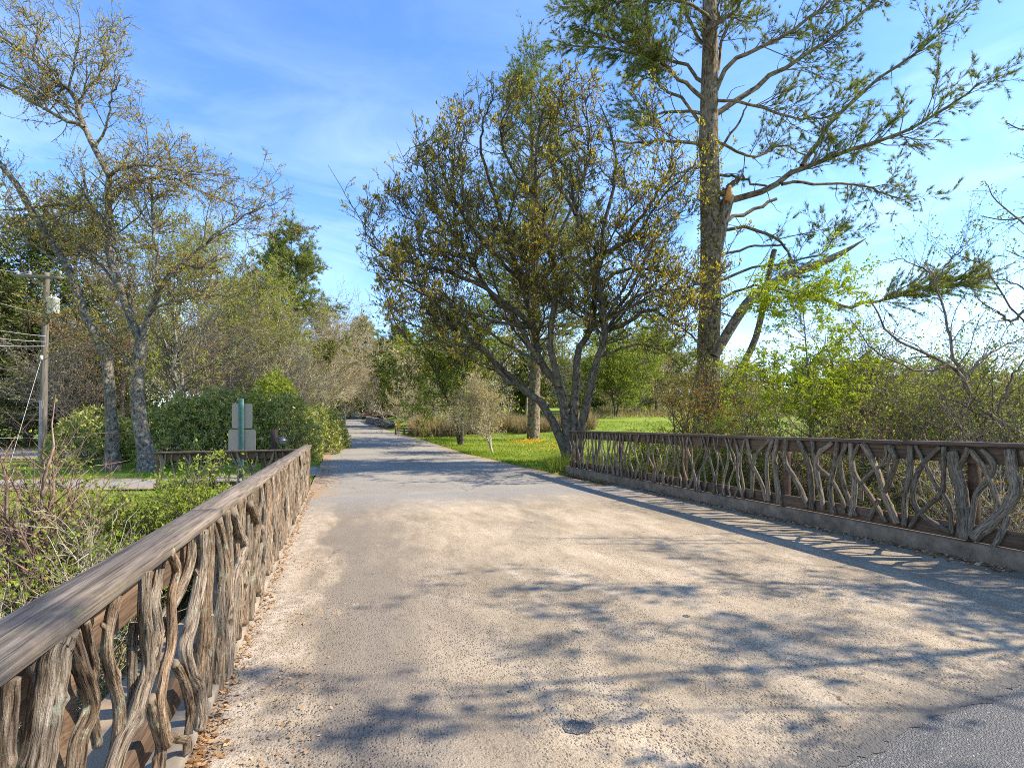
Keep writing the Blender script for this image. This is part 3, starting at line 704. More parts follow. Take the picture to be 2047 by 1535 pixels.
B3 = spawn(cat(B2, dict(p=B1['p'][2:], r=B1['r'][2:])), 1700, .8, 48, .15, 1, 5, .06, .22, .6, .009, .014, tip=.5)
B4 = spawn(B3, 7500, .38, 45, .2, 1, 4, .04, .24, .7, .0065, .008, tip=.7)
cr = MB(); leaves(cr, cat(B3, B4), 11500, .062, .040, .25, 1, .03, .2, .2, cl=2)
cr2 = MB(); 
finish('lichen_tree', 'two-stemmed tree with lichen bark and sparse yellow leaves behind the wing railing', 'tree', P(262, 948, Y0), [(B1, 12), (B2, 5), (B3, 3), (B4, 3)], M['bark_left'], [('crown', cr, M['leaf_left'])])

# centre: many-stemmed magnolia with bronze leaf buds
Y0 = 18.2
MG = [([(1134, 928), (1122, 882), (1086, 814), (1039, 772), (997, 730), (955, 690), (905, 650), (850, 625)], 12.5, 2.6, -.5), ([(1138, 930), (1132, 840), (1117, 772), (1080, 725), (1065, 652), (1040, 560), (1010, 470), (985, 380)], 14, 4, .9),
 ([(1143, 930), (1146, 830), (1153, 751), (1158, 699), (1179, 663), (1190, 600), (1180, 520), (1150, 430), (1140, 330)], 12, 3, 1.8), ([(1150, 930), (1164, 850), (1179, 777), (1195, 715), (1211, 663), (1200, 590), (1200, 517), (1242, 491), (1300, 470)], 12, 3, -.8),
 ([(1117, 772), (1100, 690), (1110, 600), (1100, 500), (1075, 400), (1070, 300), (1085, 220)], 9, 2.5, -1.4), ([(1039, 772), (1010, 760), (970, 700), (930, 690)], 7, 2.5, -1.8), ([(1065, 652), (1000, 600), (940, 560), (880, 540), (800, 520), (740, 490)], 7, 2, -1.2),
 ([(1080, 725), (1030, 640), (985, 590), (930, 500), (880, 430), (840, 390)], 7, 2, .9), ([(1040, 560), (960, 480), (910, 400), (880, 330), (872, 270)], 5.5, 1.6, 1.4), ([(1211, 663), (1260, 640), (1300, 620), (1340, 640), (1400, 690)], 6, 2, -1.6),
 ([(1200, 517), (1210, 440), (1230, 360), (1225, 280), (1200, 210)], 6, 1.6, .6), ([(1195, 569), (1250, 540), (1310, 540), (1380, 560), (1440, 600)], 5, 1.6, 1.4), ([(1242, 491), (1290, 420), (1330, 360), (1350, 290)], 5, 1.5, -1.2),
 ([(1211, 663), (1260, 600), (1330, 580), (1400, 610), (1480, 640)], 4.5, 1.4, -2.2), ([(1150, 430), (1110, 350), (1100, 260), (1110, 190)], 4.5, 1.5, 1.6), ([(985, 380), (960, 300), (970, 240), (985, 190)], 4, 1.4, -.6), ([(905, 650), (850, 580), (800, 560), (760, 560)], 4, 1.3, 1.),
 ([(955, 690), (900, 700), (850, 660), (800, 640)], 3.5, 1.2, -1.6), ([(1179, 663), (1250, 600), (1290, 520), (1330, 450), (1370, 420)], 5, 1.4, 2.2), ([(1195, 715), (1260, 690), (1320, 700), (1370, 740)], 4, 1.2, 1.4), ([(1075, 400), (1020, 330), (1000, 260), (1030, 180)], 4, 1.2, -2), ([(800, 520), (760, 500), (730, 470), (712, 470)], 2.6, 1, 0), ([(930, 500), (880, 470), (820, 440), (780, 400)], 3, 1, -1), ([(1000, 600), (900, 520), (830, 500), (785, 460)], 4, 1, 1.4), ([(905, 650), (830, 690), (790, 640), (775, 610)], 3, 1, .5), ([(880, 430), (850, 350), (850, 285)], 3, 1, -.8),
 ([(1110, 600), (1010, 520), (940, 440), (920, 330), (930, 250)], 4.5, 1.2, -2.4), ([(1100, 500), (1150, 400), (1180, 300), (1170, 200)], 4, 1.2, -2), ([(1180, 520), (1270, 470), (1320, 400), (1390, 330)], 4, 1.2, -2.4), ([(1065, 652), (980, 640), (880, 600), (810, 570), (775, 540)], 4, 1.2, -2.6), ([(1080, 725), (1000, 680), (900, 600), (830, 540)], 4, 1.2, 2.6)]
B1 = bset([limb(p, a * .8, b * .8, Y0, dy, wob=.03) for p, a, b, dy in MG]); 
for k in range(4): B1['r'][k] = flare(B1['p'][k], B1['r'][k], .4, .4)
Bm = dict(p=B1['p'][:, 3:], r=B1['r'][:, 3:])
MC, MRD = P(1058, 490, 17.5), np.array([6.1, 6.6, 5.8])
Bx = spawn(dict(p=Bm['p'][:14], r=Bm['r'][:14]), 56, 4.2, 48, .3, .85, 10, .08, .12, .5, .014, .05, lv=.2, flat=.6, bias=(0, -.28, 0)); Bx = prune(Bx, MC, MRD)
Bm = cat(Bm, Bx)
B2 = prune(spawn(Bm, 700, 1.6, 52, .25, 1, 7, .08, .22, .5, .014, .03), MC, MRD, 1)
B3 = prune(spawn(cat(B2, Bm), 5800, .75, 50, .2, 1, 5, .2, .28, .6, .010, .015, tip=.5), MC, MRD, 2)
B4 = spawn(B3, 13000, .30, 46, .2, 1, 4, .35, .3, .7, .0085, .010, tip=.7)
cr = MB(); leaves(cr, B4, 30000, .09, .042, .3, 1, .03, .55, .5, cl=2)
B1 = cat(B1, Bx)
finish('magnolia_tree', 'broad many-stemmed tree with bronze buds at the far end of the right railing', 'tree', P(1140, 930, Y0), [(B1, 10), (B2, 5), (B3, 3), (B4, 3)], M['bark_mag'], [('crown', cr, M['leaf_mag'])])

# right: tall thin-crowned pine with broken limbs
Y0 = 20.
PN = [([(1446, 405), (1519, 387), (1563, 365), (1603, 336), (1665, 314), (1738, 285), (1829, 255), (1920, 197), (1953, 168)], 9, 1.5, -1.5), ([(1603, 332), (1636, 281), (1687, 219), (1738, 175), (1818, 113), (1884, 66), (1939, 7)], 6, 1.2, -.4),
 ([(1563, 369), (1628, 369), (1720, 369), (1763, 387), (1811, 401)], 4, 1.2, 1.5), ([(1435, 226), (1504, 182), (1555, 146), (1628, 99), (1701, 47), (1749, 4), (1800, -50)], 8, 2, 1.2), ([(1431, 182), (1453, 131), (1504, 106), (1577, 66), (1639, 18), (1700, -30)], 7, 2, -1.4),
 ([(1439, 201), (1504, 208), (1574, 234), (1628, 237), (1690, 220)], 4.5, 1.2, -2), ([(1439, 285), (1504, 314), (1555, 292), (1610, 310)], 4.5, 1.4, 2), ([(1446, 350), (1490, 362), (1533, 372)], 4, 2, -.6), ([(1453, 456), (1519, 463), (1555, 482), (1577, 511), (1600, 560)], 5, 1.6, -1.2),
 ([(1446, 511), (1504, 493), (1570, 489)], 4, 2, .5), ([(1457, 555), (1504, 536), (1577, 525), (1646, 504), (1698, 438)], 4, 1.2, -.8), ([(1450, 438), (1490, 425), (1552, 398)], 5.5, 3.6, 1.), ([(1446, 384), (1465, 368), (1487, 353)], 8, 6, -.6),
 ([(1617, 582), (1672, 608), (1731, 608), (1811, 582), (1884, 571), (1957, 564)], 5, 1.4, -1), ([(1398, 293), (1346, 282), (1280, 283), (1221, 282)], 5, 1.6, -.8), ([(1409, 230), (1351, 225), (1300, 228), (1247, 220)], 5, 1.6, 1.5),
 ([(1409, 204), (1375, 170), (1351, 152), (1320, 120), (1299, 105), (1230, 80), (1150, 60)], 5.5, 1.6, -1.6), ([(1403, 162), (1367, 131), (1294, 110), (1221, 100), (1120, 90)], 5, 1.6, .8), ([(1410, 90), (1375, 40), (1370, 0), (1340, -60)], 5, 2, 1), ([(1405, 250), (1350, 190), (1310, 160), (1270, 60), (1200, 20), (1120, 15)], 4.5, 1.4, 2.2),
 ([(1420, 60), (1480, 10), (1540, -50)], 5, 2, -1.5), ([(1415, 30), (1350, 0), (1260, 5), (1170, 20)], 4.5, 1.5, -2.2), ([(1400, 330), (1350, 350), (1310, 380)], 4, 1.5, -1), ([(1432, 150), (1445, 80), (1470, 0), (1480, -60)], 5, 2, 1.8), ([(1425, 120), (1435, 40), (1440, -40)], 4, 1.6, -2),
 ([(1437, 300), (1465, 260), (1485, 225), (1500, 200)], 4, 1.4, .8), ([(1457, 590), (1519, 570), (1600, 590), (1640, 600)], 4, 1.4, -1)]
tr = limb([(1408, 925), (1412, 850), (1416, 700), (1421, 550), (1420, 400), (1416, 250), (1420, 120), (1418, 0), (1416, -120), (1412, -230)], 29, 8, Y0, 0, 14)
tr = (tr[0], np.interp(np.linspace(0, 1, 14), [0, .25, .55, .8, 1], [26, 21, 18, 12.5, 8]) * Y0 / F)
tr2 = limb([(1419, 600), (1428, 520), (1442, 455), (1458, 392)], 14, 10, Y0 - .1, -.25)
lean = limb([(1428, 712), (1455, 665), (1487, 615), (1519, 582), (1577, 550), (1636, 528), (1683, 506), (1731, 477)], 9, 1.2, Y0 - 1.6, -.5)
lean = (lean[0], np.interp(np.linspace(0, 1, 14), [0, .4, .8, 1], [9, 9, 6.5, .7]) * Y0 / F)
dead = limb([(1436, 790), (1475, 745), (1505, 690), (1520, 640), (1533, 571), (1540, 530), (1548, 500)], 7, 5, Y0 + 1, .3)
B0 = bset([(tr[0], flare(*tr, .8, .35)), tr2, lean, dead])
B1 = bset([limb(([(1418, p[0][1] + 10)] if abs(p[0][0] - 1418) < 52 else []) + p, a * .82, b * .9, Y0, dy, wob=.04) for p, a, b, dy in PN])
live = [0, 1, 2, 3, 4, 5, 6, 8, 10, 13, 14, 15, 16, 17, 18, 19, 20, 21, 23, 24, 26]
BL = dict(p=B1['p'][live], r=B1['r'][live])
outer = dict(p=BL['p'][:, 4:], r=BL['r'][:, 4:])
B2 = spawn(outer, 420, 1.6, 42, .15, 1, 6, .06, .15, .45, .008, .025)
Bd = spawn(B1, 90, .9, 60, .1, .7, 6, .0, .3, .4, .008, .02)
B3 = spawn(cat(B2, B2, outer), 3800, .6, 40, .25, 1, 4, .08, .15, .6, .006, .01)
lowb = dict(p=B1['p'][13:14, 6:], r=B1['r'][13:14, 6:])
B3b = spawn(lowb, 170, 1.2, 34, .0, 1, 4, .10, .12, .5, .006, .01)
leftup = dict(p=B1['p'][[16, 17, 19, 21], 5:], r=B1['r'][[16, 17, 19, 21], 5:])
B3c = spawn(leftup, 420, .85, 50, .1, 1, 4, .0, .2, .5, .006, .01)
cr = MB()
for B, n in ((B3, 18500), (B3b, 2400), (B3c, 4200)):
    pos, d, _, _, _ = pick(B, n, .3, 1.)
    needles(cr, pos, unit(d + np.array([0, 0, .1])), .19, .015, 8, .65, (.55 + .45 * rng.random(n)) if B is B3b else None)
pt = finish('pine_tree', 'tall thin-crowned pine with broken limbs rising behind the right railing', 'tree', P(1410, 920, Y0), [(B0, 16), (B1, 8), (B2, 4), (Bd, 4), (B3, 3), (B3b, 3), (B3c, 3)], M['bark_pine'], [('crown', cr, M['leaf_needle'])])
mb = MB(); c = P(1457, 387, Y0 - .62); tubes(mb, np.array([c + np.array([-.06, 0, -.28]), c + np.array([-.0, -.03, .0]), c + np.array([.06, 0, .28])]), np.array([.10, .13, .07]), 8, cap=True); mb.build('broken_wood', M['fresh_wood'], pt)
# leaves climbing the pine trunk
cl_ = MB(); q = dict(p=tr[0][None, 1:8], r=tr[1][None, 1:8]); pos, d, rad, _, _ = pick(q, 2400, 0, 1)
o2 = rdir(2400); o2[:, 2] = 0; o2 = unit(o2); blade(cl_, pos + o2 * (rad + .05)[:, None], unit(rdir(2400) + o2), .10, .05, .5 + .25 * rng.random(2400)); cl_.build('ivy', M['leaf_mag'], pt, smooth=False)

def conifer(name, label, u, v, Y, topv, spread, seed, mat='leaf_hemlock', n1=110, n2=1500, nl=9000, lowf=.12, elev=(-12, 28), blade_=(.30, .09), bmat='bark_pine', tuft=False, group=None, tpx=None, rag=.35, layers=0):
    global rng; keep = rng; rng = np.random.default_rng(seed)
    b = P(u, v, Y); b[2] = float(gz(b[0], b[1])); h = EYE + (HZ - topv) / F * Y - b[2]
    K = 12; q = np.linspace(0, 1, K)
    tp = b + np.stack([.15 * np.sin(q * 5 + seed), 0 * q, h * q], 1)
    tr_ = dict(p=tp[None], r=(np.linspace(h * .017, .02, K))[None])
    f = lowf + (1 - lowf) * rng.random(n1) ** .85
    if layers: f = lowf + (1 - lowf) * (np.round((f - lowf) / (1 - lowf) * layers) / layers + .012 * rng.normal(size=n1)).clip(0, .99)
    pos = np.stack([np.interp(f, q, tp[:, i]) for i in range(3)], 1)
    az = rng.random(n1) * 2 * np.pi
    el = np.radians(elev[0] + (elev[1] - elev[0]) * f + 7 * rng.normal(size=n1))
    prof = np.clip((1 - f) / .75, 0.05, 1) ** .8 * np.clip(.55 + (f - lowf) * 2.2, 0, 1)
    ln = spread * prof * (1 - rag + 2 * rag * rng.random(n1))
    KB = 7; s = np.linspace(0, 1, KB)
    d = np.stack([np.cos(az) * np.cos(el), np.sin(az) * np.cos(el), np.sin(el)], 1)
    bp = pos[:, None] + d[:, None] * (ln[:, None] * s)[..., None]
    bp[..., 2] += (ln[:, None] * .14 * s ** 2)
    B1_ = dict(p=bp, r=np.clip(ln * .016, .012, .12)[:, None] * np.linspace(1, .25, KB))
    B2_ = spawn(B1_, n2, spread * .24, 52, .2, 1, 4, -.02, .12, .5, .007, .02, flat=.35)
    cr_ = MB()
    if tuft:
        p_, d_, _, _, _ = pick(B2_, nl, .3, 1); needles(cr_, p_ + .08 * rng.normal(size=p_.shape), unit(d_ + np.array([0, 0, .35])), blade_[0], blade_[1], 6, .75)
    else:
        leaves(cr_, B2_, nl, blade_[0], blade_[1], .1, 1, .10, -.05, .6, fold=.1)
    t_ = finish(name, label, 'tree', b, [(tr_, 8), (B1_, 4), (B2_, 3)], M[bmat], [('crown', cr_, M[mat])], group)
    rng = keep; return t_
def decid(name, label, u, v, Y, topv, spread, seed, mat='leaf_spring', bmat='bark_pale', n1=16, n2=150, n3=1200, nl=5000, leaf=(.10, .07), stems=1, lean=0., fork=.22, up=.18, rr=.016, n4=0, cl=1, group=None, thin=.008, cat_='tree', lo=.2, Lf=1.):
    global rng; keep = rng; rng = np.random.default_rng(seed)
    b = P(u, v, Y); b[2] = float(gz(b[0], b[1])) - .05; h = EYE + (HZ - topv) / F * Y - b[2]
    L_ = []
    for k in range(stems):
        K = 10; q = np.linspace(0, 1, K); az = rng.random() * 6.28; sp = (0 if stems == 1 else .38 * spread) * (.5 + .7 * rng.random())
        p = b + np.stack([(np.cos(az) * sp + lean * h) * q ** 1.2, np.sin(az) * sp * q ** 1.2, h * (.88 if stems == 1 else .7 + .18 * rng.random()) * q], 1)
        p[1:] += np.cumsum(rng.normal(0, h * .012, (K - 1, 3)) * np.array([1, 1, .3]), 0)
        L_.append((p, flare(p, np.linspace(h * rr, h * .003, K) / stems ** .35, .4, .5)))
    T = bset(L_)
    B1_ = spawn(T, n1 * stems, spread * .85, 55, fork, .98, 8, up, .14, .55, thin * 2, .2, lv=.25)
    B2_ = spawn(cat(B1_, T), n2, spread * .40, 50, lo, 1, 6, up * .6, .2, .5, thin * 1.3, .05)
    B3_ = spawn(B2_, n3, spread * .2, 48, .15, 1, 4, up * .5, .22, .6, thin, .02)
    G = [(T, 10), (B1_, 6), (B2_, 4), (B3_, 3)]; E = B3_
    if n4: B4_ = spawn(B3_, n4, spread * .10, 45, .2, 1, 4, up * .4, .2, .7, thin * .8, .01); G.append((B4_, 3)); E = cat(B3_, B4_)
    cr_ = MB()
    if nl: leaves(cr_, E, nl, leaf[0], leaf[1], .2, 1, leaf[0] * .6, .15, .3, cl=cl)
    t_ = finish(name, label, cat_, b, G, M[bmat], [('crown', cr_, M[mat])], group)
    rng = keep; return t_

# left background
conifer('hemlock_tree', 'dark hemlock towering behind the utility pole at the left edge', 60, 870, 36, 440, 8.0, 11, n1=150, n2=3200, nl=23000, lowf=.06, blade_=(.34, .10))
conifer('hemlock_tree', 'dark narrow conifer with its tip showing between the stems of the lichen tree', 150, 872, 37, 385, 6.0, 12, n1=130, n2=2400, nl=17000, lowf=.06, blade_=(.34, .10))
conifer('hemlock_tree', 'dark drooping conifer cut by the left edge of the photo', -40, 870, 34, 500, 6.5, 13, n1=120, n2=2400, nl=16000, lowf=.05, blade_=(.34, .10))
conifer('pine_tree', 'lush pointed pine standing highest left of the road above the bare tan trees', 583, 850, 52, 455, 6.2, 14, 'leaf_needle', 140, 2800, 21000, .1, (-8, 34), (.40, .055), tuft=True, layers=15, rag=.55)
conifer('pine_tree', 'half-hidden pine with a blunt top just left of the lush pointed pine', 500, 850, 58, 560, 6.5, 15, 'leaf_needle', 120, 2000, 11000, .1, (-5, 35), (.42, .06), tuft=True, layers=20)
decid('spring_tree', 'pale-stemmed tree with thin yellow-green leaves between the lichen tree and the sign', 366, 860, 27, 470, 6.0, 21, 'leaf_spring', 'bark_pale', 16, 200, 1900, 6500, (.09, .06), 2, 0, .2, .2, .014, cl=2)
decid('spring_tree', 'light grey forked tree with fine red-tinged buds behind the rhododendrons', 405, 855, 30, 560, 5.5, 22, 'leaf_red', 'bark_pale', 16, 200, 1700, 3600, (.09, .06), 2, .02, .2, .15, .014, cl=1)
decid('spring_tree', 'yellow-green hazy tree rising just left of the pointed pine', 490, 852, 40, 500, 6.5, 23, 'leaf_spring', 'bark_pale', 18, 220, 1900, 8000, (.12, .08), 1, 0, .15, .15, .013, cl=2)
decid('spring_tree', 'sparse reddish budding tree between the two stems of the lichen tree', 250, 860, 32, 480, 5.5, 24, 'leaf_red', 'bark_brown', 16, 200, 1500, 4500, (.10, .07), 1, 0, .2, .15, .012, cl=1)
decid('bare_tree', 'rounded tan leafless tree overhanging the left road edge', 640, 845, 52, 590, 7.0, 25, 'leaf_tan', 'bark_tan', 24, 300, 3000, 5200, (.13, .07), 3, .0, .12, .12, .012, thin=.016)
decid('bare_tree', 'yellowish tan thin tree in front of the lush pointed pine', 585, 850, 44, 600, 5.2, 26, 'leaf_spring', 'bark_tan', 20, 260, 2400, 4000, (.11, .07), 2, .0, .12, .15, .012, thin=.013)
decid('bare_tree', 'pinkish brown round tree top beyond the tan tree by the road', 690, 838, 78, 668, 7.0, 27, 'leaf_red', 'bark_tan', 22, 260, 2400, 6500, (.20, .12), 2, .0, .12, .12, .012, thin=.02)
decid('bare_tree', 'low brushy leafless tree at the roadside behind the last rhododendron', 600, 850, 38, 700, 4.5, 28, 'leaf_tan', 'bark_tan', 22, 260, 2400, 3000, (.09, .05), 4, .0, .1, .1, .010, thin=.011)
decid('bare_tree', 'grey tangled leafless tree filling the gap behind the utility pole', 130, 868, 30, 690, 5.0, 29, 'leaf_tan', 'bark_pale', 20, 240, 2200, 2000, (.08, .05), 3, .0, .1, .1, .010, thin=.009)
decid('spring_tree', 'olive leafy tree behind the left trunk of the lichen tree', 180, 865, 33, 610, 5.0, 30, 'leaf_shrub', 'bark_brown', 16, 200, 1800, 6500, (.13, .08), 2, 0, .15, .15, .012, cl=2)
decid('bare_tree', 'grey brown leafless tree behind the sign plates', 450, 855, 33, 640, 5.0, 281, 'leaf_tan', 'bark_pale', 22, 260, 2400, 2500, (.08, .05), 3, .0, .1, .1, .010, thin=.010)
decid('spring_tree', 'tall airy yellow-green tree behind the sign, taller than the tan trees beside it', 455, 850, 37, 468, 5.5, 291, 'leaf_spring', 'bark_pale', 20, 240, 2200, 8500, (.11, .07), 2, .0, .12, .2, .012, thin=.011, cl=2)
decid('spring_tree', 'pale green hazy tree overlapping the lower half of the pointed pine', 545, 850, 47, 530, 5.5, 292, 'leaf_spring', 'bark_tan', 20, 240, 2200, 8500, (.13, .08), 2, .0, .12, .18, .012, thin=.013, cl=2)
decid('bare_tree', 'tall yellowish bare tree right of the pointed pine at the road edge', 655, 842, 58, 560, 5.5, 293, 'leaf_tan', 'bark_tan', 24, 300, 2800, 6000, (.13, .07), 2, .0, .12, .18, .012, thin=.016)
# far end of the road
conifer('pine_tree', 'bright green pine at the far road bend, left of the other two', 722, 826, 118, 640, 7.5, 41, 'leaf_needle', 110, 1800, 9000, .08, (-5, 35), (.8, .11), tuft=True, layers=18)
conifer('pine_tree', 'dark layered pine poking up alone at the far road bend', 757, 826, 125, 668, 5.5, 42, 'leaf_hemlock', 80, 1200, 6500, .1, (-5, 20), (.8, .12), tuft=True, layers=14)
conifer('pine_tree', 'blue-green pine at the far road bend, rightmost of the three', 800, 826, 112, 655, 7.5, 43, 'leaf_hemlock', 110, 1800, 9000, .1, (-5, 25), (.8, .12), tuft=True, layers=18)
conifer('pine_tree', 'very tall pine whose tip stands above the magnolia crown', 1066, 862, 35, 108, 6.6, 44, 'leaf_needle', 150, 2600, 15000, .16, (0, 48), (.30, .035), tuft=True, layers=26)
decid('leafy_tree', 'yellow-green leafy tree beyond the roadside split rail', 850, 838, 75, 700, 8., 45, 'leaf_spring', 'bark_brown', 18, 220, 1700, 9000, (.28, .18), 2, 0, .1, .15, .012, cl=2, thin=.02)
decid('dark_tree', 'dark-leaved leaning tree with two stems on the lawn beside the tan shrub tree', 922, 877, 30, 600, 4.6, 46, 'leaf_shrub', 'bark_mag', 18, 220, 2000, 9000, (.13, .07), 2, -.10, .25, .22, .018, cl=2, thin=.009)
decid('tan_tree', 'small round tan tree with bare spreading twigs on the lawn by the road', 985, 897, 24.5, 752, 2.3, 47, 'leaf_tan', 'bark_tan', 14, 170, 1500, 4200, (.09, .05), 4, 0, .25, .2, .018, n4=3600, thin=.006)
decid('leaning_tree', 'pale leaning leafless tree at the stone wall far up the road', 770, 838, 88, 752, 6.0, 48, 'leaf_tan', 'bark_pale', 14, 150, 1200, 1500, (.16, .1), 2, -.55, .2, .15, .02, thin=.017)
decid('bushy_tree', 'small tan bushy tree behind the yellow sign', 838, 855, 50, 800, 4.2, 49, 'leaf_tan', 'bark_tan', 14, 150, 1200, 2600, (.12, .07), 4, 0, .15, .15, .014, thin=.011)
decid('leafy_tree', 'round yellow-green young tree overhanging the far end of the road', 700, 830, 112, 775, 8., 50, 'leaf_spring', 'bark_brown', 14, 160, 1200, 4500, (.34, .22), 2, 0, .1, .1, .015, cl=2, thin=.02)
# right of the road, beyond the lawn
decid('dark_tree', 'dark olive tree behind the magnolia stems at the lawn edge', 1230, 842, 62, 640, 7.5, 51, 'leaf_shrub', 'bark_mag', 18, 220, 1700, 9000, (.24, .13), 2, 0, .15, .15, .013, cl=2, thin=.016)
conifer('pine_tree', 'bushy green pine between the magnolia stems and the tall pine trunk', 1310, 832, 75, 640, 6.5, 52, 'leaf_needle', 100, 1500, 7500, .1, (-5, 30), (.55, .075), tuft=True, layers=16)
decid('bare_tree', 'brownish bare tree at the field edge right of the magnolia stems', 1270, 828, 70, 705, 6.5, 53, 'leaf_tan', 'bark_tan', 18, 200, 1700, 3500, (.18, .1), 3, 0, .1, .12, .012, thin=.016)

# ------------------------------------------------------------------ understorey behind the right railing
def shrub(name, label, x, y, h, spread, seed, mat, bmat, stems=9, n2=90, n3=600, nl=3500, leaf=(.06, .04), up=.12, thin=.005, arch=.3, cat_='shrub', cl=1, rr=.010, lift=0., group=None, along=.3, z0=None, part='foliage'):
    global rng; keep = rng; rng = np.random.default_rng(seed)
    b = np.array([x, y, float(gz(x, y)) - .05 if z0 is None else z0])
    L_ = []; K = 9; q = np.linspace(0, 1, K)
    for k in range(stems):
        az = rng.random() * 6.28; sp = spread * (.25 + .75 * rng.random()); hh = h * (.55 + .45 * rng.random())
        p = b + np.stack([np.cos(az) * sp * q ** 1.3, np.sin(az) * sp * q ** 1.3, hh * (q * (1 + arch) - arch * q ** 2.2)], 1) + np.array([rng.normal(0, spread * .12), rng.normal(0, spread * .12), 0])
        p[1:] += np.cumsum(rng.normal(0, h * .016, (K - 1, 3)), 0)
        L_.append((p, np.linspace(h * rr * (.6 + .6 * rng.random()), thin, K)))
    T = bset(L_)
    B2_ = spawn(T, n2, h * .34, 48, .2, 1, 6, up, .2, .55, thin * 1.2, .02)
    B3_ = spawn(cat(B2_, T), n3, h * .17, 48, .2, 1, 4, up, .24, .6, thin, .012)
    cr_ = MB()
    if nl: leaves(cr_, B3_, nl, leaf[0], leaf[1], .1, 1, leaf[0] * .5, .2, along, cl=cl)
    t_ = thing(name, label, cat_, tuple(b), group); mb_ = MB()
    for B_, S_ in ((T, 6), (B2_, 4), (B3_, 3)): tubes(mb_, B_['p'], B_['r'], S_)
    mb_.build('stem', M[bmat], t_)
    if nl: cr_.build(part, M[mat], t_, smooth=False)
    rng = keep; return t_
def at(u, Y): return ((u - CX) / F * Y, Y)
# lime sapling
x, y = at(1613, 14.5)
global_keep = rng; rng = np.random.default_rng(61)
zb = float(gz(x, y)); q = np.linspace(0, 1, 12); hh = EYE + (HZ - 575) / F * 14.5 - zb
tp = np.stack([x + .12 * np.sin(q * 4), y + .1 * q, zb + hh * q], 1); T = dict(p=tp[None], r=np.linspace(.055, .008, 12)[None])
S1 = spawn(T, 52, 2.4, 62, .3, .97, 8, .03, .10, .5, .008, .02, flat=.4, lv=.25); S2 = spawn(S1, 380, .85, 48, .2, 1, 5, -.02, .12, .6, .005, .01, flat=.3); S3 = spawn(S2, 1500, .3, 45, .2, 1, 4, -.03, .12, .7, .004, .006, flat=.3)
cr = MB(); leaves(cr, cat(S2, S3), 20000, .075, .042, .1, 1, .03, -.1, .3)
finish('lime_sapling', 'slender young tree with bright lime green leaves behind the right railing', 'tree', (x, y, zb), [(T, 8), (S1, 4), (S2, 3), (S3, 3)], M['bark_brown'], [('crown', cr, M['leaf_lime'])])
rng = global_keep
# arching bare tree leaning in from the right edge
Y0 = 10.5
AR = [([(2110, 930), (2047, 873), (1990, 840), (1950, 800), (1925, 760), (1900, 735), (1850, 705), (1790, 680), (1760, 640), (1740, 600)], 8, 1.6, -.6), ([(1935, 775), (1905, 700), (1890, 650), (1880, 600), (1868, 560), (1850, 520)], 4.5, 1.2, .6),
 ([(1925, 762), (1960, 720), (2010, 690), (2060, 670)], 4, 1.5, .8), ([(1900, 735), (1840, 740), (1780, 720), (1740, 690), (1700, 640)], 3.2, 1, -.8), ([(1868, 562), (1850, 540), (1810, 520), (1770, 525)], 2.2, .8, .2), ([(2090, 560), (2030, 640), (1995, 622)], 3.6, 3, 0), ([(2000, 845), (1960, 830), (1900, 800), (1840, 790)], 3, 1, .4),
 ([(1870, 560), (1900, 520), (1930, 490), (1950, 470)], 2, .8, 0), ([(2060, 670), (1990, 560), (1950, 520), (1900, 505)], 2.5, .9, 0), ([(2100, 640), (2047, 580), (2000, 560), (1940, 555)], 2.5, .9, .5), ([(1990, 842), (2010, 780), (2040, 730), (2060, 690)], 3, 1.5, -.4)]
B1 = bset([limb(p, a * .72, b * .72, Y0, dy, wob=.02) for p, a, b, dy in AR])
B2 = spawn(B1, 110, .95, 48, .2, 1, 6, .08, .18, .5, .005, .014); B3 = spawn(cat(B1, B2), 620, .36, 45, .2, 1, 4, .06, .2, .6, .0036, .007)
cr = MB(); leaves(cr, B3, 1500, .05, .03, .3, 1, .02, .2, .3)
finish('arching_tree', 'dark arching nearly leafless tree leaning in at the right edge over the railing', 'tree', P(2110, 1000, Y0), [(B1, 8), (B2, 4), (B3, 3)], M['bark_brown'], [('crown', cr, M['leaf_shrub'])])
# overhanging tree out past the right edge: its twigs enter the frame and it dapples the deck
x, y = 10.6, 4.3
Bv = []
zb = float(gz(x, y)); q = np.linspace(0, 1, 12)
rng = np.random.default_rng(63)
for k, (az, sp, h_) in enumerate([(2.8, 2.2, 7.4), (1.0, 1.6, 8.4), (3.9, 3.4, 9.2), (5.2, 2.6, 8.6), (.4, 1.5, 8.6), (3.4, 3.6, 8.2), (4.4, 4.2, 9.)]):
    p = np.stack([x + np.cos(az) * sp * q ** 1.4, y + np.sin(az) * sp * q ** 1.4, zb + h_ * q], 1); p[1:] += np.cumsum(rng.normal(0, .07, (11, 3)), 0)
    Bv.append((p, np.linspace(.09, .015, 12)))
ex = [limb([(2200, 420), (2120, 410), (2060, 430), (2010, 440), (1960, 432)], 3, .8, 7.2), limb([(2200, 200), (2110, 240), (2050, 260), (2010, 245)], 2.5, .8, 7.4), limb([(2200, 480), (2110, 500), (2050, 450), (1990, 400), (1975, 370)], 2.6, .7, 7.), limb([(2200, 560), (2100, 520), (2060, 520), (2010, 500)], 2.2, .7, 7.6), limb([(2200, 330), (2100, 320), (2040, 325)], 2, .7, 7.4)]
ex = [(smooth_path(a, 12), np.interp(np.linspace(0, 13, 12), np.arange(14), b)) for a, b in ex]
B0 = bset(Bv); BE = bset(ex)
B1 = spawn(B0, 52, 2.4, 50, .4, 1, 8, .12, .15, .5, .01, .04); B2 = spawn(cat(B0, B1), 420, 1.0, 50, .35, 1, 6, .08, .2, .5, .007, .02); B3 = spawn(B2, 2100, .42, 48, .2, 1, 4, .08, .2, .6, .005, .008)
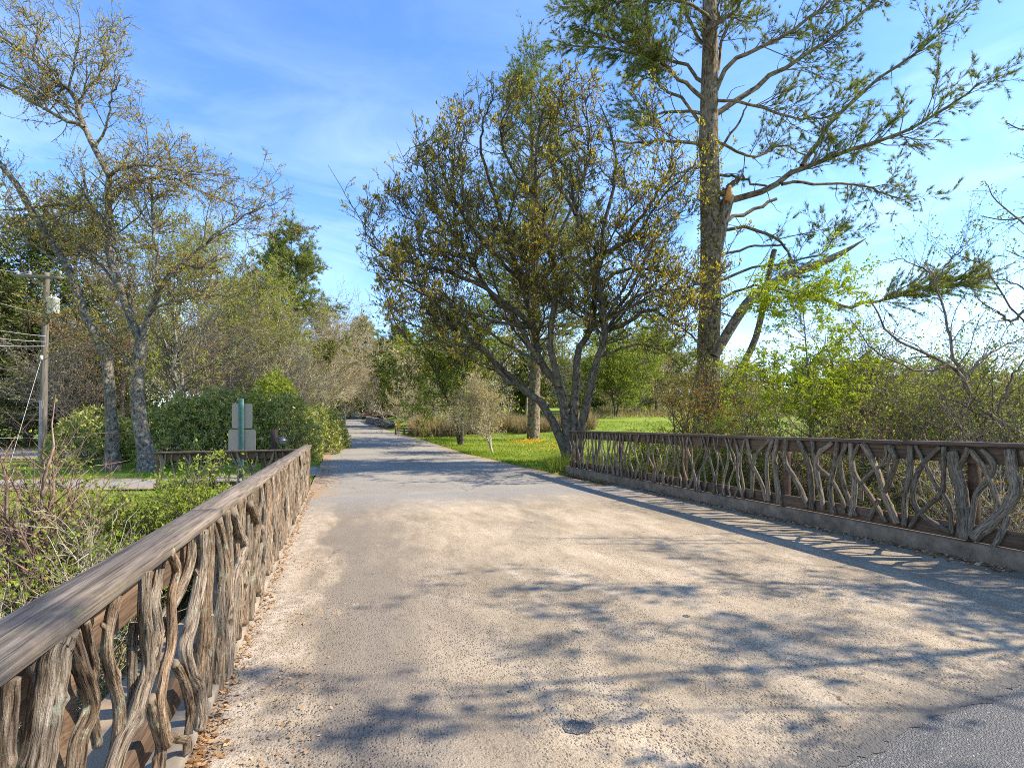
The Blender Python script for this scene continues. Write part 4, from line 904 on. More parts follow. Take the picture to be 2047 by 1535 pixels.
E2 = spawn(BE, 34, .42, 45, .15, 1, 5, .02, .2, .5, .004, .008); E3 = spawn(cat(BE, E2), 130, .18, 45, .2, 1, 4, .03, .2, .6, .003, .005)
cr = MB(); leaves(cr, B3, 6200, .09, .055, .2, 1, .05, .1, .3, cl=2); leaves(cr, E3, 330, .035, .02, .3, 1, .01, .1, .4)
finish('overhanging_tree', 'small-leaved tree whose fine twigs reach in at the right edge against the sky', 'tree', (x, y, zb), [(B0, 8), (B1, 5), (B2, 4), (B3, 3), (BE, 5), (E2, 3), (E3, 3)], M['bark_brown'], [('crown', cr, M['leaf_shrub'])])
rng = np.random.default_rng(64)
# shrubs in the creek bank and beyond
RS = [
 ('green_shrub', 'loose yellow-green shrub standing between the big pine trunk and the lime sapling', at(1480, 19.), 3.84, 2.0, 171, 'leaf_spring', 'bark_brown', 10, 110, 900, 4200, (.06, .04)),
 ('bare_shrub', 'tall thin-stemmed shrub of bare upright twigs right of the lime sapling', at(1690, 15.5), 5.52, 1.5, 172, 'leaf_spring', 'bark_brown', 10, 120, 900, 2600, (.05, .033)),
 ('green_shrub', 'tall pale yellow-green shrub under the arching tree', at(1800, 14.), 5.04, 2.0, 173, 'leaf_spring', 'bark_brown', 10, 120, 1000, 5200, (.055, .036)),
 ('green_shrub', 'dense olive shrub at the right edge showing above and below the cap rail', at(2010, 12.5), 5.28, 1.8, 174, 'leaf_shrub', 'bark_brown', 11, 130, 1100, 6000, (.055, .036)),
 ('bare_shrub', 'web of fine brown twigs in front of the field below the sapling crown', at(1590, 12.8), 3.60, 1.6, 175, 'leaf_orange', 'bark_brown', 12, 130, 1000, 1500, (.045, .03)),
 ('green_shrub', 'bright green loose bush behind the far half of the right railing', at(1400, 15.8), 2.42, 1.6, 176, 'leaf_bank', 'bark_brown', 10, 100, 800, 4200, (.055, .036)),
 ('green_shrub', 'yellowish bush behind the near posts of the right railing', at(1760, 10.6), 2.62, 1.5, 177, 'leaf_spring', 'bark_brown', 12, 120, 900, 3600, (.05, .033)),
 ('bare_shrub', 'thorny brown tangle low behind the nearest right post', at(1890, 9.3), 2.31, 1.4, 178, 'leaf_bank', 'bark_red', 14, 130, 900, 2000, (.045, .03)),
 ('copper_shrub', 'copper orange leaved shrub in front of the big pine trunk', at(1375, 17.5), 3.48, 1.7, 71, 'leaf_orange', 'bark_brown', 8, 80, 600, 2600, (.06, .04)),
 ('copper_shrub', 'low yellow-orange shrub right of the big pine trunk', at(1500, 16.5), 2.62, 1.5, 72, 'leaf_orange', 'bark_brown', 8, 80, 600, 2200, (.06, .04)),
 ('green_shrub', 'fresh green shrub behind the railing below the lime sapling', at(1560, 14.), 2.73, 1.6, 73, 'leaf_bank', 'bark_brown', 9, 90, 700, 3400, (.06, .04)),
 ('green_shrub', 'loose yellow-green shrub just right of the lime sapling', at(1700, 13.2), 3.60, 1.7, 74, 'leaf_spring', 'bark_brown', 10, 100, 800, 3600, (.055, .035)),
 ('bare_shrub', 'brown twiggy shrub behind the railing under the arching tree', at(1810, 11.8), 3.60, 1.7, 75, 'leaf_shrub', 'bark_red', 14, 140, 1000, 1500, (.045, .03)),
 ('green_shrub', 'grey-green leafy shrub at the right edge behind the arching tree', at(1960, 11.5), 4.32, 1.9, 76, 'leaf_shrub', 'bark_brown', 12, 120, 1000, 5200, (.055, .035)),
 ('bare_shrub', 'tangled tan shrub showing through the nearest right balusters', at(1960, 9.), 2.84, 1.6, 77, 'leaf_orange', 'bark_tan', 14, 140, 1000, 1100, (.05, .03)),
 ('green_shrub', 'low green shrub showing through the middle of the right railing', at(1450, 14.6), 2.31, 1.6, 78, 'leaf_shrub', 'bark_brown', 10, 100, 800, 4200, (.06, .04)),
 ('green_shrub', 'low lime shrub showing through the far third of the right railing', at(1310, 16.2), 1.68, 1.4, 79, 'leaf_bank', 'bark_brown', 9, 90, 700, 3600, (.06, .04)),
 ('bare_shrub', 'reddish bare shrub showing through the right railing below the copper shrubs', at(1650, 12.), 2.52, 1.5, 80, 'leaf_spring', 'bark_red', 14, 130, 1000, 1900, (.05, .03)),
 ('green_shrub', 'tall olive shrub behind the lime sapling at the field edge', at(1760, 19.), 4.08, 2.2, 81, 'leaf_shrub', 'bark_brown', 10, 100, 800, 4200, (.075, .05)),
 ('green_shrub', 'pale green shrub at the far right behind the grey-green leafy one', at(1900, 16.5), 4.32, 2.2, 82, 'leaf_spring', 'bark_brown', 10, 100, 900, 4600, (.07, .045)),
 ('bare_shrub', 'brown twig thicket at the right edge reaching above the cap rail', at(2020, 9.8), 4.08, 1.6, 83, 'leaf_shrub', 'bark_brown', 14, 130, 1000, 1700, (.045, .03))]
for nm, lb, (x, y), h, sp, sd, mt, bm, st2, a2, a3, nl, lf2 in RS:
    shrub(nm, lb, x, y, h, sp, sd, mt, bm, st2, a2, a3, nl, lf2)
# left bank
LSH = [
 ('green_shrub', 'bright green leafy shrub right against the middle of the left railing', at(320, 7.4), 2.2, .95, 91, 'leaf_bank', 'bark_brown', 10, 120, 1000, 9000, (.05, .03)),
 ('green_shrub', 'upright green shrub in front of the wing railing', at(430, 7.9), 2.25, .5, 92, 'leaf_shrub', 'bark_brown', 9, 90, 700, 3300, (.05, .032)),
 ('green_shrub', 'green shrub in front of the stone wall, below the lichen tree', at(235, 7.2), 2.3, .7, 93, 'leaf_bank', 'bark_brown', 9, 100, 800, 6000, (.055, .035)),
 ('bare_shrub', 'tangle of bare reddish canes at the left edge over the stone wall', at(50, 6.6), 2.7, 1.1, 94, 'leaf_bank', 'bark_red', 15, 110, 600, 900, (.045, .03)),
 ('bare_shrub', 'pale bare twigs reaching up in front of the utility pole', at(115, 6.4), 3.6, .8, 95, 'leaf_spring', 'bark_red', 9, 70, 320, 260, (.04, .025)),
 ('bare_shrub', 'red-stemmed brambles on the creek bank beside the near cap rail', at(120, 5.2), 2.1, 1.0, 96, 'leaf_bank', 'bark_red', 11, 80, 450, 2600, (.04, .026)),
 ('bare_shrub', 'low tan brush close to the nearest end of the left railing', at(-40, 4.2), 1.9, .9, 97, 'leaf_bank', 'bark_tan', 11, 80, 450, 1800, (.04, .025)),
 ('green_shrub', 'yellow-green seedlings between the brambles and the stone wall', at(180, 6.5), 2.2, 1.0, 98, 'leaf_bank', 'bark_brown', 10, 100, 700, 3000, (.045, .03)),
 ('bare_shrub', 'dead grey twigs behind the nearest thick balusters', tuple(BW(-2.0, 3.0)[:2]), 2.0, .5, 99, 'leaf_spring', 'bark_tan', 12, 90, 500, 250, (.035, .02)),
 ('bare_shrub', 'dead grey twigs leaning behind the middle of the left railing', tuple(BW(-2.0, 5.2)[:2]), 2.1, .5, 100, 'leaf_bank', 'bark_tan', 12, 90, 500, 700, (.035, .022))]
for nm, lb, (x, y), h, sp, sd, mt, bm, st2, a2, a3, nl, lf2 in LSH:
    shrub(nm, lb, x, y, h, sp, sd, mt, bm, st2, a2, a3, nl, lf2, thin=.0038)
# rhododendrons
def rhodo(label, u, Y, rx, h, seed, n=1500, shade=(0, 1), mat='leaf_rhodo', leaf=(.15, .045)):
    global rng; keep = rng; rng = np.random.default_rng(seed)
    x, y = at(u, Y); b = np.array([x, y, float(gz(x, y))])
    d = rdir(n); d[:, 2] = np.abs(d[:, 2]) * 1.1 - .12; d = unit(d)
    az = np.arctan2(d[:, 1], d[:, 0])
    rr = .70 + .32 * vnoise(az * 2 + 20, d[:, 2] * 3, .9, seed) + .12 * vnoise(az * 6 + 40, d[:, 2] * 8, .8, seed) - .25 * rng.random(n) ** 3
    pos = b + np.stack([d[:, 0] * rx * rr, d[:, 1] * rx * rr, np.maximum(d[:, 2], -.1) * h * rr + .12 * h], 1)
    cr_ = MB(); k = 8; ax = unit(d + np.array([0, 0, .5]))
    pp = np.repeat(pos, k, 0); aa = unit(np.repeat(ax, k, 0) * .35 + rdir(n * k) + np.array([0, 0, -.1]))
    blade(cr_, pp, aa, leaf[0], leaf[1], np.repeat(rng.random(n), k) * .7 + .3 * rng.random(n * k), .15)
    t_ = thing('rhododendron', label, 'shrub', tuple(b)); mb_ = MB()
    S_ = np.stack([b + (pos[i] - b) * np.linspace(0, .97, 6)[:, None] + np.array([0, 0, .12 * h]) * np.sin(np.linspace(0, 3.1, 6))[:, None] * -.6 for i in range(0, n, 12)])
    tubes(mb_, S_, np.tile(np.linspace(.022, .007, 6), (len(S_), 1)), 5); mb_.build('stem', M['bark_pale'], t_); cr_.build('foliage', M[mat], t_, smooth=False)
    rng = keep
rhodo('dark rhododendron left of the lichen tree beside the driveway', 185, 20., 1.5, 1.9, 101, 900)
rhodo('low rhododendron between the two stems of the lichen tree', 262, 21., 1.3, 1.5, 102, 800)
rhodo('wide rhododendron with long glossy leaves directly left of the sign', 385, 19.5, 2.0, 2.3, 103, 1700)
rhodo('tall rhododendron behind the sign plates', 462, 20.5, 2.0, 2.75, 104, 1700)
rhodo('rhododendron right of the sign, above the bollard lamp', 560, 21., 1.9, 2.4, 105, 1700)
rhodo('rounded rhododendron at the road edge, last before the far lawn', 640, 27.5, 1.6, 2.15, 106, 1300)
rhodo('bright cedar-like bush standing taller behind the rhododendrons', 540, 25.5, 1.6, 3.7, 107, 1700, mat='leaf_shrub', leaf=(.13, .05))
rhodo('small rounded bush beside the road far side, half hidden by the last rhododendron', 615, 24.0, 1.5, 2.0, 108, 1100)
# white flowering shrub
x, y = at(252, 23.)
shrub('flowering_shrub', 'small shrub covered in white blossom between the two lichen-covered stems', x, y, 1.5, .9, 111, 'white_petals', 'bark_brown', 9, 90, 700, 3000, (.06, .06), part='blossoms')
# far meadow scrub
def brush(name, region, n, h, mat, seed, w=.02):
    r2 = np.random.default_rng(seed); xs_, ys_ = [], []
    while len(xs_) < n:
        a = r2.random(n); bb = r2.random(n)
        X, Y = region(a, bb); k = ~inroad(X, Y, .5) & (vnoise(X, Y, 2.2, seed) > .28)
        xs_ += list(X[k]); ys_ += list(Y[k])
    X, Y = np.array(xs_[:n]), np.array(ys_[:n]); b = np.stack([X, Y, gz(X, Y)], 1)
    d = unit(r2.normal(size=(n, 3)) * np.array([.35, .35, .1]) + np.array([0, 0, 1])); hh = h * (.4 + .8 * r2.random(n))[:, None] * (.5 + vnoise(X, Y, 3.5, seed))[:, None]
    s = unit(np.cross(d, r2.normal(size=(n, 3))))
    V = np.stack([b - s * w, b + s * w, b + d * hh * .6 + s * w * .7 + d * 0, b + d * hh], 1)
    mb_ = MB(); mb_.add(V, np.arange(4 * n).reshape(n, 4), None, r2.random(n)); return tag(mb_.build(name, mat, smooth=False), kind='stuff')
def reg_px(u0, u1, y0, y1):
    def f(a, b):
        Y = y0 + (y1 - y0) * b; return ((u0 + (u1 - u0) * a) - CX) / F * Y, Y
    return f
tag(brush('dry_brush', reg_px(770, 1190, 40, 47), 16000, 1.45, M['blade_dry'], 1, .022), 'tan dry brush along the far edge of the lawn', 'brush')
tag(brush('field_brush', reg_px(1150, 2100, 60, 86), 12000, .75, M['blade_dry'], 2, .035), 'tan dry brush along the far side of the field', 'brush')
tag(brush('undergrowth', lambda a, b: (BW(0, 0)[0] + (-.95 - 9 * a ** 1.3) * CT - (1. + 9.2 * b) * ST, (-.95 - 9 * a ** 1.3) * ST + (1. + 9.2 * b) * CT), 13000, .7, M['leaf_lime2'], 3, .012), 'low green undergrowth on the creek bank left of the bridge', 'undergrowth')
tag(brush('undergrowth', lambda a, b: ((7.5 + 9 * a ** 1.3) * CT - (2. + 13 * b) * ST, (7.5 + 9 * a ** 1.3) * ST + (2. + 13 * b) * CT), 20000, .8, M['leaf_lime2'], 4, .010), 'low green undergrowth on the creek bank right of the bridge', 'undergrowth')
tag(brush('dead_stalks', lambda a, b: ((-.95 - 6 * a ** 1.2) * CT - (1. + 8.2 * b) * ST, (-.95 - 6 * a ** 1.2) * ST + (1. + 8.2 * b) * CT), 11000, .95, M['blade_dry'], 5, .006), 'pale dead stalks lying among the undergrowth left of the bridge', 'stalks')
# lawn grass
def grass(name, region, n, h, seed, w=.006, mat='blade'):
    r2 = np.random.default_rng(seed); a, b = r2.random(n), r2.random(n); X, Y = region(a, b)
    k = ~inroad(X, Y, .02) & (pathdist(X, Y) > -.02); w_, t_ = wt(X, Y); k &= ~((w_ > -1.2) & (w_ < 7.4) & (t_ < 15.4)); X, Y = X[k], Y[k]; n = len(X)
    bs = np.stack([X, Y, gz(X, Y) - .01], 1); d = unit(r2.normal(size=(n, 3)) * np.array([.5, .5, .1]) + np.array([0, 0, 1])); hh = (h * (.4 + .9 * r2.random(n)) * (.4 + 1.2 * vnoise(X, Y, 1.1, seed)))[:, None]
    s = unit(np.cross(d, r2.normal(size=(n, 3)))); wv = w * (1 + Y / 14)[:, None]
    mb_ = MB(); mb_.add(np.stack([bs - s * wv, bs + s * wv, bs + d * hh], 1), np.arange(3 * n).reshape(n, 3), None, np.clip(.25 + .6 * vnoise(X, Y, 1.7, seed) + .2 * r2.normal(size=n), 0, 1))
    return tag(mb_.build(name, M[mat], smooth=False), kind='stuff')
def reg_lawn(a, b):
    Y = 15.2 * (52 / 15.2) ** b; l, r_ = road_edges(Y); return r_ + (16 + .25 * Y) * a ** 1.6, Y
tag(grass('grass', reg_lawn, 90000, .10, 11), 'mown green lawn grass right of the road', 'grass')
def reg_left(a, b):
    Y = 10.2 * (46 / 10.2) ** b; l, r_ = road_edges(Y); return l - (10 + .6 * Y) * a ** 1.3, Y
tag(grass('grass', reg_left, 60000, .09, 12), 'green verge grass left of the road and around the path', 'grass')
tag(grass('tall_grass', lambda a, b: (BW(7.2 + 0, 15.6)[0] + (-.6 + 2.6 * a), BW(7.2, 15.6)[1] - .5 + 3.0 * b), 5200, .42, 13, .005), 'long unmown grass round the foot of the magnolia', 'grass')
# orange flowers on the lawn
fb = MB(); X = P(1055, 0, 29.5)[0] + rng.normal(0, .6, 170); Y = 29.5 + rng.normal(0, .4, 170); Zf = gz(X, Y)
hh = .15 + .25 * rng.random(170)
blade(fb, np.stack([X, Y, Zf + hh], 1), unit(rdir(170) + np.array([0, -.2, .6])), .09, .07, rng.random(170))
fo = fb.build('flowers', M['orange_petals'], smooth=False); tag(fo, 'patch of orange and yellow flowers on the lawn behind the magnolia', 'flowers', kind='stuff')
fb = MB(); X = P(1100, 0, 22)[0] + rng.normal(0, .7, 90); Y = 22 + rng.normal(0, 1.0, 90); blade(fb, np.stack([X, Y, gz(X, Y) + .3 + .35 * rng.random(90)], 1), unit(rdir(90) + np.array([0, -.2, .6])), .07, .06, rng.random(90))
tag(fb.build('flowers', M['orange_petals'], smooth=False), 'loose yellow flowers among the long grass left of the magnolia', 'flowers', kind='stuff')

# far woods: one mass beyond the field and the road
def leaves_at(mb, pos, L, W):
    n = len(pos) * 2; pos = np.repeat(pos, 2, 0) + .2 * rng.normal(size=(n, 3)); blade(mb, pos, rdir(n), L, W, rng.random(n))
def far_woods():
    global rng; keep = rng; rng = np.random.default_rng(5)
    bk, cr_g, cr_t, cr_d = MB(), MB(), MB(), MB()
    spots = []
    for u in np.arange(-260, 700, 26): spots.append((u + rng.normal(0, 9), 62 + 34 * rng.random() + (40 if u > 560 else 0), 9 + 8 * rng.random()))
    for u in np.arange(560, 830, 13): spots.append((u + rng.normal(0, 5), 143 + 16 * rng.random(), 9 + 8 * rng.random()))
    for u in np.arange(800, 2350, 15): spots.append((u + rng.normal(0, 10), 92 + 40 * rng.random(), 8 + (6 if u < 1500 else 3) * rng.random()))
    for u in np.arange(820, 1260, 30): spots.append((u + rng.normal(0, 8), 62 + 18 * rng.random(), 7 + 5 * rng.random()))
    for u in np.arange(-260, 2350, 7.5):
        Y = (60 if u < 560 else 143 if u < 830 else 88) + 12 * rng.random(); x = (u + rng.normal(0, 4) - CX) / F * Y; h = (2.2 + 3.6 * rng.random() ** 1.5) * (.75 if Y < 75 else 1.1)
        b = np.array([x, Y, float(gz(x, Y)) - .2]); n = 130; d = rdir(n); d[:, 2] = np.abs(d[:, 2]); rr = (.35 + .65 * rng.random(n))[:, None]
        pos = b + d * rr * np.array([h * .7, h * .7, h]); k = rng.random(); leaves_at((cr_g if k < .4 else cr_t if k < .75 else cr_d), pos, .5, .3)
        S_ = np.stack([b + (p - b) * np.linspace(0, 1, 3)[:, None] for p in pos[::5]]); tubes(bk, S_, np.tile([.06, .04, .02], (len(S_), 1)), 3)
    for u, Y, h in spots:
        x = (u - CX) / F * Y; b = np.array([x, Y, float(gz(x, Y)) - .2]); kind = rng.random()
        q = np.linspace(0, 1, 6); T = dict(p=(b + np.stack([rng.normal(0, .3) * q, 0 * q, h * .9 * q], 1))[None], r=np.linspace(.2, .04, 6)[None])
        if kind < .3:
            A = spawn(T, 50, h * .27, 85, .1, 1, 4, -.05, .08, .4, .03, .08, flat=.3); tubes(bk, T['p'], T['r'], 5); leaves(cr_d, A, 900, .85, .28, .1, 1, .25, -.05, .6, fold=.1)
        else:
            A = spawn(T, 18, h * .45, 50, .12, .95, 5, .15, .15, .6, .03, .1); B = spawn(cat(A, T), 130, h * .2, 48, .1, 1, 4, .1, .2, .6, .022, .05)
            for S_ in (T, A, B): tubes(bk, S_['p'], S_['r'], 3)
            D = spawn(B, 420, h * .1, 48, .1, 1, 3, .1, .2, .6, .016, .03); tubes(bk, D['p'], D['r'], 3)
            leaves(cr_g if kind < .66 else cr_t, D, 900 if kind < .66 else 650, .38, .24, .1, 1, .2, .1, .2)
    tag(bk.build('far_woods', M['bark_tan']), 'bare grey-brown trunks and twigs of the far woods', 'woods', kind='stuff')
    tag(cr_g.build('far_woods_foliage', M['leaf_spring'], smooth=False), 'yellow-green spring foliage of the far woods', 'foliage', kind='stuff')
    tag(cr_t.build('far_woods_foliage', M['leaf_tan'], smooth=False), 'tan and pink budding foliage of the far woods', 'foliage', kind='stuff')
    tag(cr_d.build('far_woods_foliage', M['leaf_hemlock'], smooth=False), 'dark evergreen foliage of the far woods', 'foliage', kind='stuff')
    rng = keep
far_woods()

# ------------------------------------------------------------------ street furniture
# sign seen from behind
Ys = 14.2
sg = thing('road_sign', 'back of a road sign, two bare metal plates on a green post', 'sign', tuple(P(482, 945, Ys)))
def rounded_plate(u0, u1, v0, v1, Y, rad, thick=.006):
    a, b = P(u0, v1, Y), P(u1, v0, Y); pts = []
    for cx_, cz_, s in ((b[0] - rad, b[2] - rad, 0), (a[0] + rad, b[2] - rad, 90), (a[0] + rad, a[2] + rad, 180), (b[0] - rad, a[2] + rad, 270)):
        for k in range(6): an = R(s + 18 * k); pts.append((cx_ + rad * math.cos(an), cz_ + rad * math.sin(an)))
    pts = np.array(pts); n = len(pts)
    V = np.concatenate([np.stack([pts[:, 0], np.full(n, Y), pts[:, 1]], 1), np.stack([pts[:, 0], np.full(n, Y + thick), pts[:, 1]], 1)])
    mb_ = MB(); mb_.add(V, np.stack([np.arange(n), np.roll(np.arange(n), -1), np.roll(np.arange(n), -1) + n, np.arange(n) + n], 1)); mb_.f.append(np.arange(n)[None]); mb_.f.append(np.arange(n)[None, ::-1] + n)
    mb_.uv += [np.zeros((n, 2))] * 2; mb_.a += [np.full(1, .5)] * 2
    return mb_
rounded_plate(463.5, 504, 807, 856, Ys, .045).build('sign_plate', M['sign_back'], sg, smooth=False)
rounded_plate(456.5, 511, 858.5, 910, Ys, .055).build('sign_plate', M['sign_back'], sg, smooth=False)
mb = MB(); lo, hi = P(482, 955, Ys - .045), P(482, 796.5, Ys - .045); beam(mb, lo, hi, .148, .07, .03, 8, up=(0, 1, 0)); mb.build('post', M['green_paint'], sg)
mb = MB(); 
for v in (822, 842, 872, 896):
    for du in (0,):
        c = P(482 + du, v, Ys - .083); tubes(mb, np.array([c, c + np.array([0, -.012, 0])]), np.array([.011, .008]), 6, cap=True)
mb.build('bolt', M['lamp_metal'], sg)
# bollard lamp
bl = thing('bollard_lamp', 'short dark post with a small grey lamp hanging beside it, right of the sign', 'lamp', tuple(P(548, 935, 15.)))
mb = MB(); beam(mb, P(548.5, 948, 15.), P(548.5, 858, 15.), .15, .15, .008, 4, up=(0, 1, 0)); mb.build('post', M['dark_post'], bl)
mb = MB(); c = P(565, 880, 14.95); lathe(mb, c, [(0.0, -.105), (.085, -.105), (.10, -.09), (.10, -.02), (.115, -.012), (.115, .0), (.09, .03), (.06, .075), (.02, .095), (0, .097)], 18); mb.build('lamp_head', M['lamp_metal'], bl)
mb = MB(); tubes(mb, np.array([P(550, 876, 15.), P(556, 875, 14.97), P(562, 876, 14.95)]), np.full(3, .014), 8); mb.build('bracket', M['lamp_metal'], bl)
# utility pole
Yp = 21.
po = thing('utility_pole', 'leaning wooden utility pole with a crossarm and white transformer at the left', 'pole', tuple(P(86, 925, Yp)))
mb = MB(); p = smooth_path([P(84, 930, Yp), P(88, 760, Yp), P(91, 640, Yp), P(94, 545, Yp)], 24); tubes(mb, p, np.linspace(6.8, 4.6, 24) * Yp / F, 14, cap=True); mb.build('pole', M['pole_wood'], po)
mb = MB(); beam(mb, P(28, 551, Yp - .17), P(124, 556, Yp - .17), .1, .11, .006, 6); mb.build('crossarm', M['pole_wood'], po)
mb = MB(); tubes(mb, np.array([P(62, 556, Yp - .16), P(90, 574, Yp - .12)]), np.full(2, .025), 6); mb.build('brace', M['pole_wood'], po)
mb = MB(); c = P(107, 612, Yp - .1); lathe(mb, c, [(0, -.33), (.17, -.33), (.2, -.30), (.2, .26), (.215, .27), (.215, .3), (.15, .35), (0, .36)], 22); tm = mb.build('transformer', M['transformer'], po)
for du in (-5, 4):
    mb = MB(); c = P(107 + du, 594, Yp - .1); lathe(mb, c, [(.02, -.06), (.045, -.05), (.03, -.02), (.045, 0), (.03, .03), (.035, .06), (.012, .12), (0, .12)], 10); mb.build('bushing', M['insulator'], tm)
for u in (36, 60, 121):
    mb = MB(); c = P(u, 549, Yp - .17); lathe(mb, c, [(.02, -.05), (.02, 0), (.06, .02), (.03, .06), (.06, .09), (.03, .14), (0, .15)], 10); mb.build('insulator', M['insulator'], po)
mb = MB(); tubes(mb, smooth_path([P(80.5, 928, Yp - .16), P(81.5, 850, Yp - .16), P(82, 800, Yp - .15)], 8), np.full(8, .055), 8); mb.build('conduit', M['lamp_metal'], po)
mb = MB(); c = P(83, 715, Yp - .18); lathe(mb, c, [(0, -.1), (.05, -.1), (.05, .08), (.02, .1), (0, .1)], 8); mb.build('clamp', M['transformer'], po)
def wire(label, a, b, sag, r=.009):
    q = np.linspace(0, 1, 30)[:, None]; p = a * (1 - q) + b * q; p[:, 2] -= sag * 4 * (q * (1 - q))[:, 0]
    mb_ = MB(); tubes(mb_, p, np.full(30, r), 5); o = mb_.build('power_line', M['wire'], origin=tuple(a)); return tag(o, label, 'wire', 'overhead lines at the utility pole')
wire('topmost overhead wire running left from the crossarm of the pole', P(60, 548, Yp - .2), P(-420, 410, Yp - 9), .25, .007)
wire('overhead wire running left from just under the white transformer', P(91, 629, Yp - .18), P(-420, 440, Yp - 9), .25)
wire('cable meeting the pole highest of the three below the transformer', P(91, 672, Yp - .18), P(-420, 560, Yp - 9), .2, .012)
wire('cable meeting the pole between the other two below the transformer', P(91, 683, Yp - .18), P(-420, 600, Yp - 9), .2, .013)
wire('cable meeting the pole lowest of the three below the transformer', P(89, 692, Yp - .18), P(-420, 640, Yp - 9), .2, .012)
wire('pale slanting guy wire from the pole down to the grass', P(83, 716, Yp - .2), P(16, 940, Yp - 2.2), 0, .008)
wire('thin horizontal wire low behind the bare canes at the left edge', P(-60, 874, 19.), P(200, 872, 24.), .05, .008)
# roadside things far up the road
ys_ = thing('warning_sign', 'small yellow sign on a thin grey post at the right roadside', 'sign', tuple(P(797, 869, 43)))
mb = rounded_plate(793.5, 801, 843.5, 855, 43, .03); mb.build('sign_plate', M['yellow_sign'], ys_, smooth=False)
mb = MB(); tubes(mb, np.array([P(797, 870, 43.05), P(797, 850, 43.05)]), np.full(2, .035), 6); mb.build('post', M['sign_back'], ys_)
sr = thing('split_rail_fence', 'low grey split rail fence behind the yellow sign', 'fence', tuple(P(808, 866, 44.5)))
for v0, v1 in ((856, 858), (860.5, 862.5)):
    mb = MB(); beam(mb, P(790, v0, 45), P(828, v1, 44), .12, .13, .03, 8, .02); mb.build('rail', M['grey_rail'], sr)
for u, v in ((791, 853), (808, 855), (826, 856)):
    mb = MB(); beam(mb, P(u, 869, 44.6), P(u, v, 44.6), .15, .15, .03, 3, up=(0, 1, 0)); mb.build('post', M['grey_rail'], sr)
mp = thing('forked_post', 'dark red-brown forked wooden post at the right roadside', 'post', tuple(P(835, 870, 41)))
mb = MB(); beam(mb, P(835, 872, 41), P(835, 852, 41), .13, .13, .02, 3, up=(0, 1, 0)); mb.build('post', M['red_wood'], mp)
for du in (-2.6, 2.8):
    mb = MB(); beam(mb, P(835 + du * .5, 854, 40.95), P(835 + du, 841, 40.95), .16, .12, .02, 3, up=(0, 1, 0)); mb.build('arm', M['red_wood'], mp)
ss = thing('small_sign', 'tiny dark sign on a thin post near the crest of the road', 'sign', tuple(P(743, 834, 98)))
mb = rounded_plate(738, 746, 817, 820.5, 98, .05); mb.build('sign_plate', M['lamp_metal'], ss, smooth=False)
mb = MB(); tubes(mb, np.array([P(743, 832, 98.1), P(743, 818, 98.1)]), np.full(2, .05), 5); mb.build('post', M['dark_post'], ss)
# stone walls
def stone_wall(label, a, b, h, t, n, rows, seed):
    r2 = np.random.default_rng(seed); a, b = np.array(a, float), np.array(b, float); d = b - a; mb_ = MB()
    import itertools
    ico = bmesh_stone()
    for i, j in itertools.product(range(n), range(rows)):
        c = a + d * ((i + .5 + .25 * r2.normal() + .5 * (j % 2)) / n) + np.array([r2.normal(0, .04), r2.normal(0, .04), h * (j + .5) / rows])
        L_ = np.linalg.norm(d) / n * .62 * (.8 + .4 * r2.random()); s = np.array([L_, t * .55, h / rows * .62]) * (.85 + .3 * r2.random(3))
        an = math.atan2(d[1], d[0]) + r2.normal(0, .1); V = ico[0] * (1 + .12 * r2.normal(size=(len(ico[0]), 1))) * s
        V = np.stack([V[:, 0] * math.cos(an) - V[:, 1] * math.sin(an), V[:, 0] * math.sin(an) + V[:, 1] * math.cos(an), V[:, 2]], 1) + c
        mb_.add(V, ico[1], None, np.full(len(ico[1]), r2.random()))
    o = mb_.build('stone_wall', M['stone'], smooth=False, origin=tuple((a + b) / 2)); return tag(o, label, 'wall')
def bmesh_stone():
    import bmesh
    bm = bmesh.new(); bmesh.ops.create_cube(bm, size=2.); bmesh.ops.subdivide_edges(bm, edges=bm.edges[:], cuts=2, use_grid_fill=True)
    V = np.array([v.co[:] for v in bm.verts]); V = V / (np.abs(V) ** 5).sum(1, keepdims=True) ** (1 / 5); f = np.array([[v.index for v in p.verts] for p in bm.faces]); bm.free(); return V, f
a, b = P(735, 836, 96), P(782, 850, 66); a[2] = gz(a[0], a[1]); b[2] = gz(b[0], b[1])
stone_wall('low dry stone wall along the right verge far up the road', a, b, .9, .8, 26, 2, 1)
a, b = BW(-9.5, 9.62, -1.7), BW(-1.25, 9.62, -1.7)
stone_wall('dark stone retaining wall above the creek at the left', a, b, 1.72, .6, 17, 5, 2)
mb = MB(); beam(mb, BW(-9.6, 9.62, .055), BW(-1.2, 9.62, .055), .62, .08, .012, 20, .01); tag(mb.build('wall_coping', M['concrete'], origin=tuple(BW(-5, 9.6, .05))), 'flat concrete coping along the top of the creek retaining wall', 'coping')

# ------------------------------------------------------------------ litter on the deck
def litter(name, label, n, wf, tf, seed, size, mat, lift=.012):
    r2 = np.random.default_rng(seed); w = wf(r2, n); t = tf(r2, n); b = np.stack([w * CT - t * ST, w * ST + t * CT, np.full(n, lift) + .01 * r2.random(n)], 1)
    an = r2.random(n) * 6.28; L_ = size * (.4 + r2.random(n)); ax = np.stack([np.cos(an), np.sin(an), .25 * r2.normal(size=n)], 1) * L_[:, None]
    sd = np.stack([-np.sin(an), np.cos(an), .3 * r2.normal(size=n)], 1) * (L_ * (.15 + .25 * r2.random(n)))[:, None]
    mb_ = MB(); mb_.add(np.stack([b - ax * .5, b + sd, b + ax * .5, b - sd], 1), np.arange(4 * n).reshape(n, 4), None, r2.random(n)); return tag(mb_.build(name, M[mat], smooth=False), label, 'litter', kind='stuff')
def clumpw(r2, n): return -.68 + np.abs(r2.normal(0, .055, n))
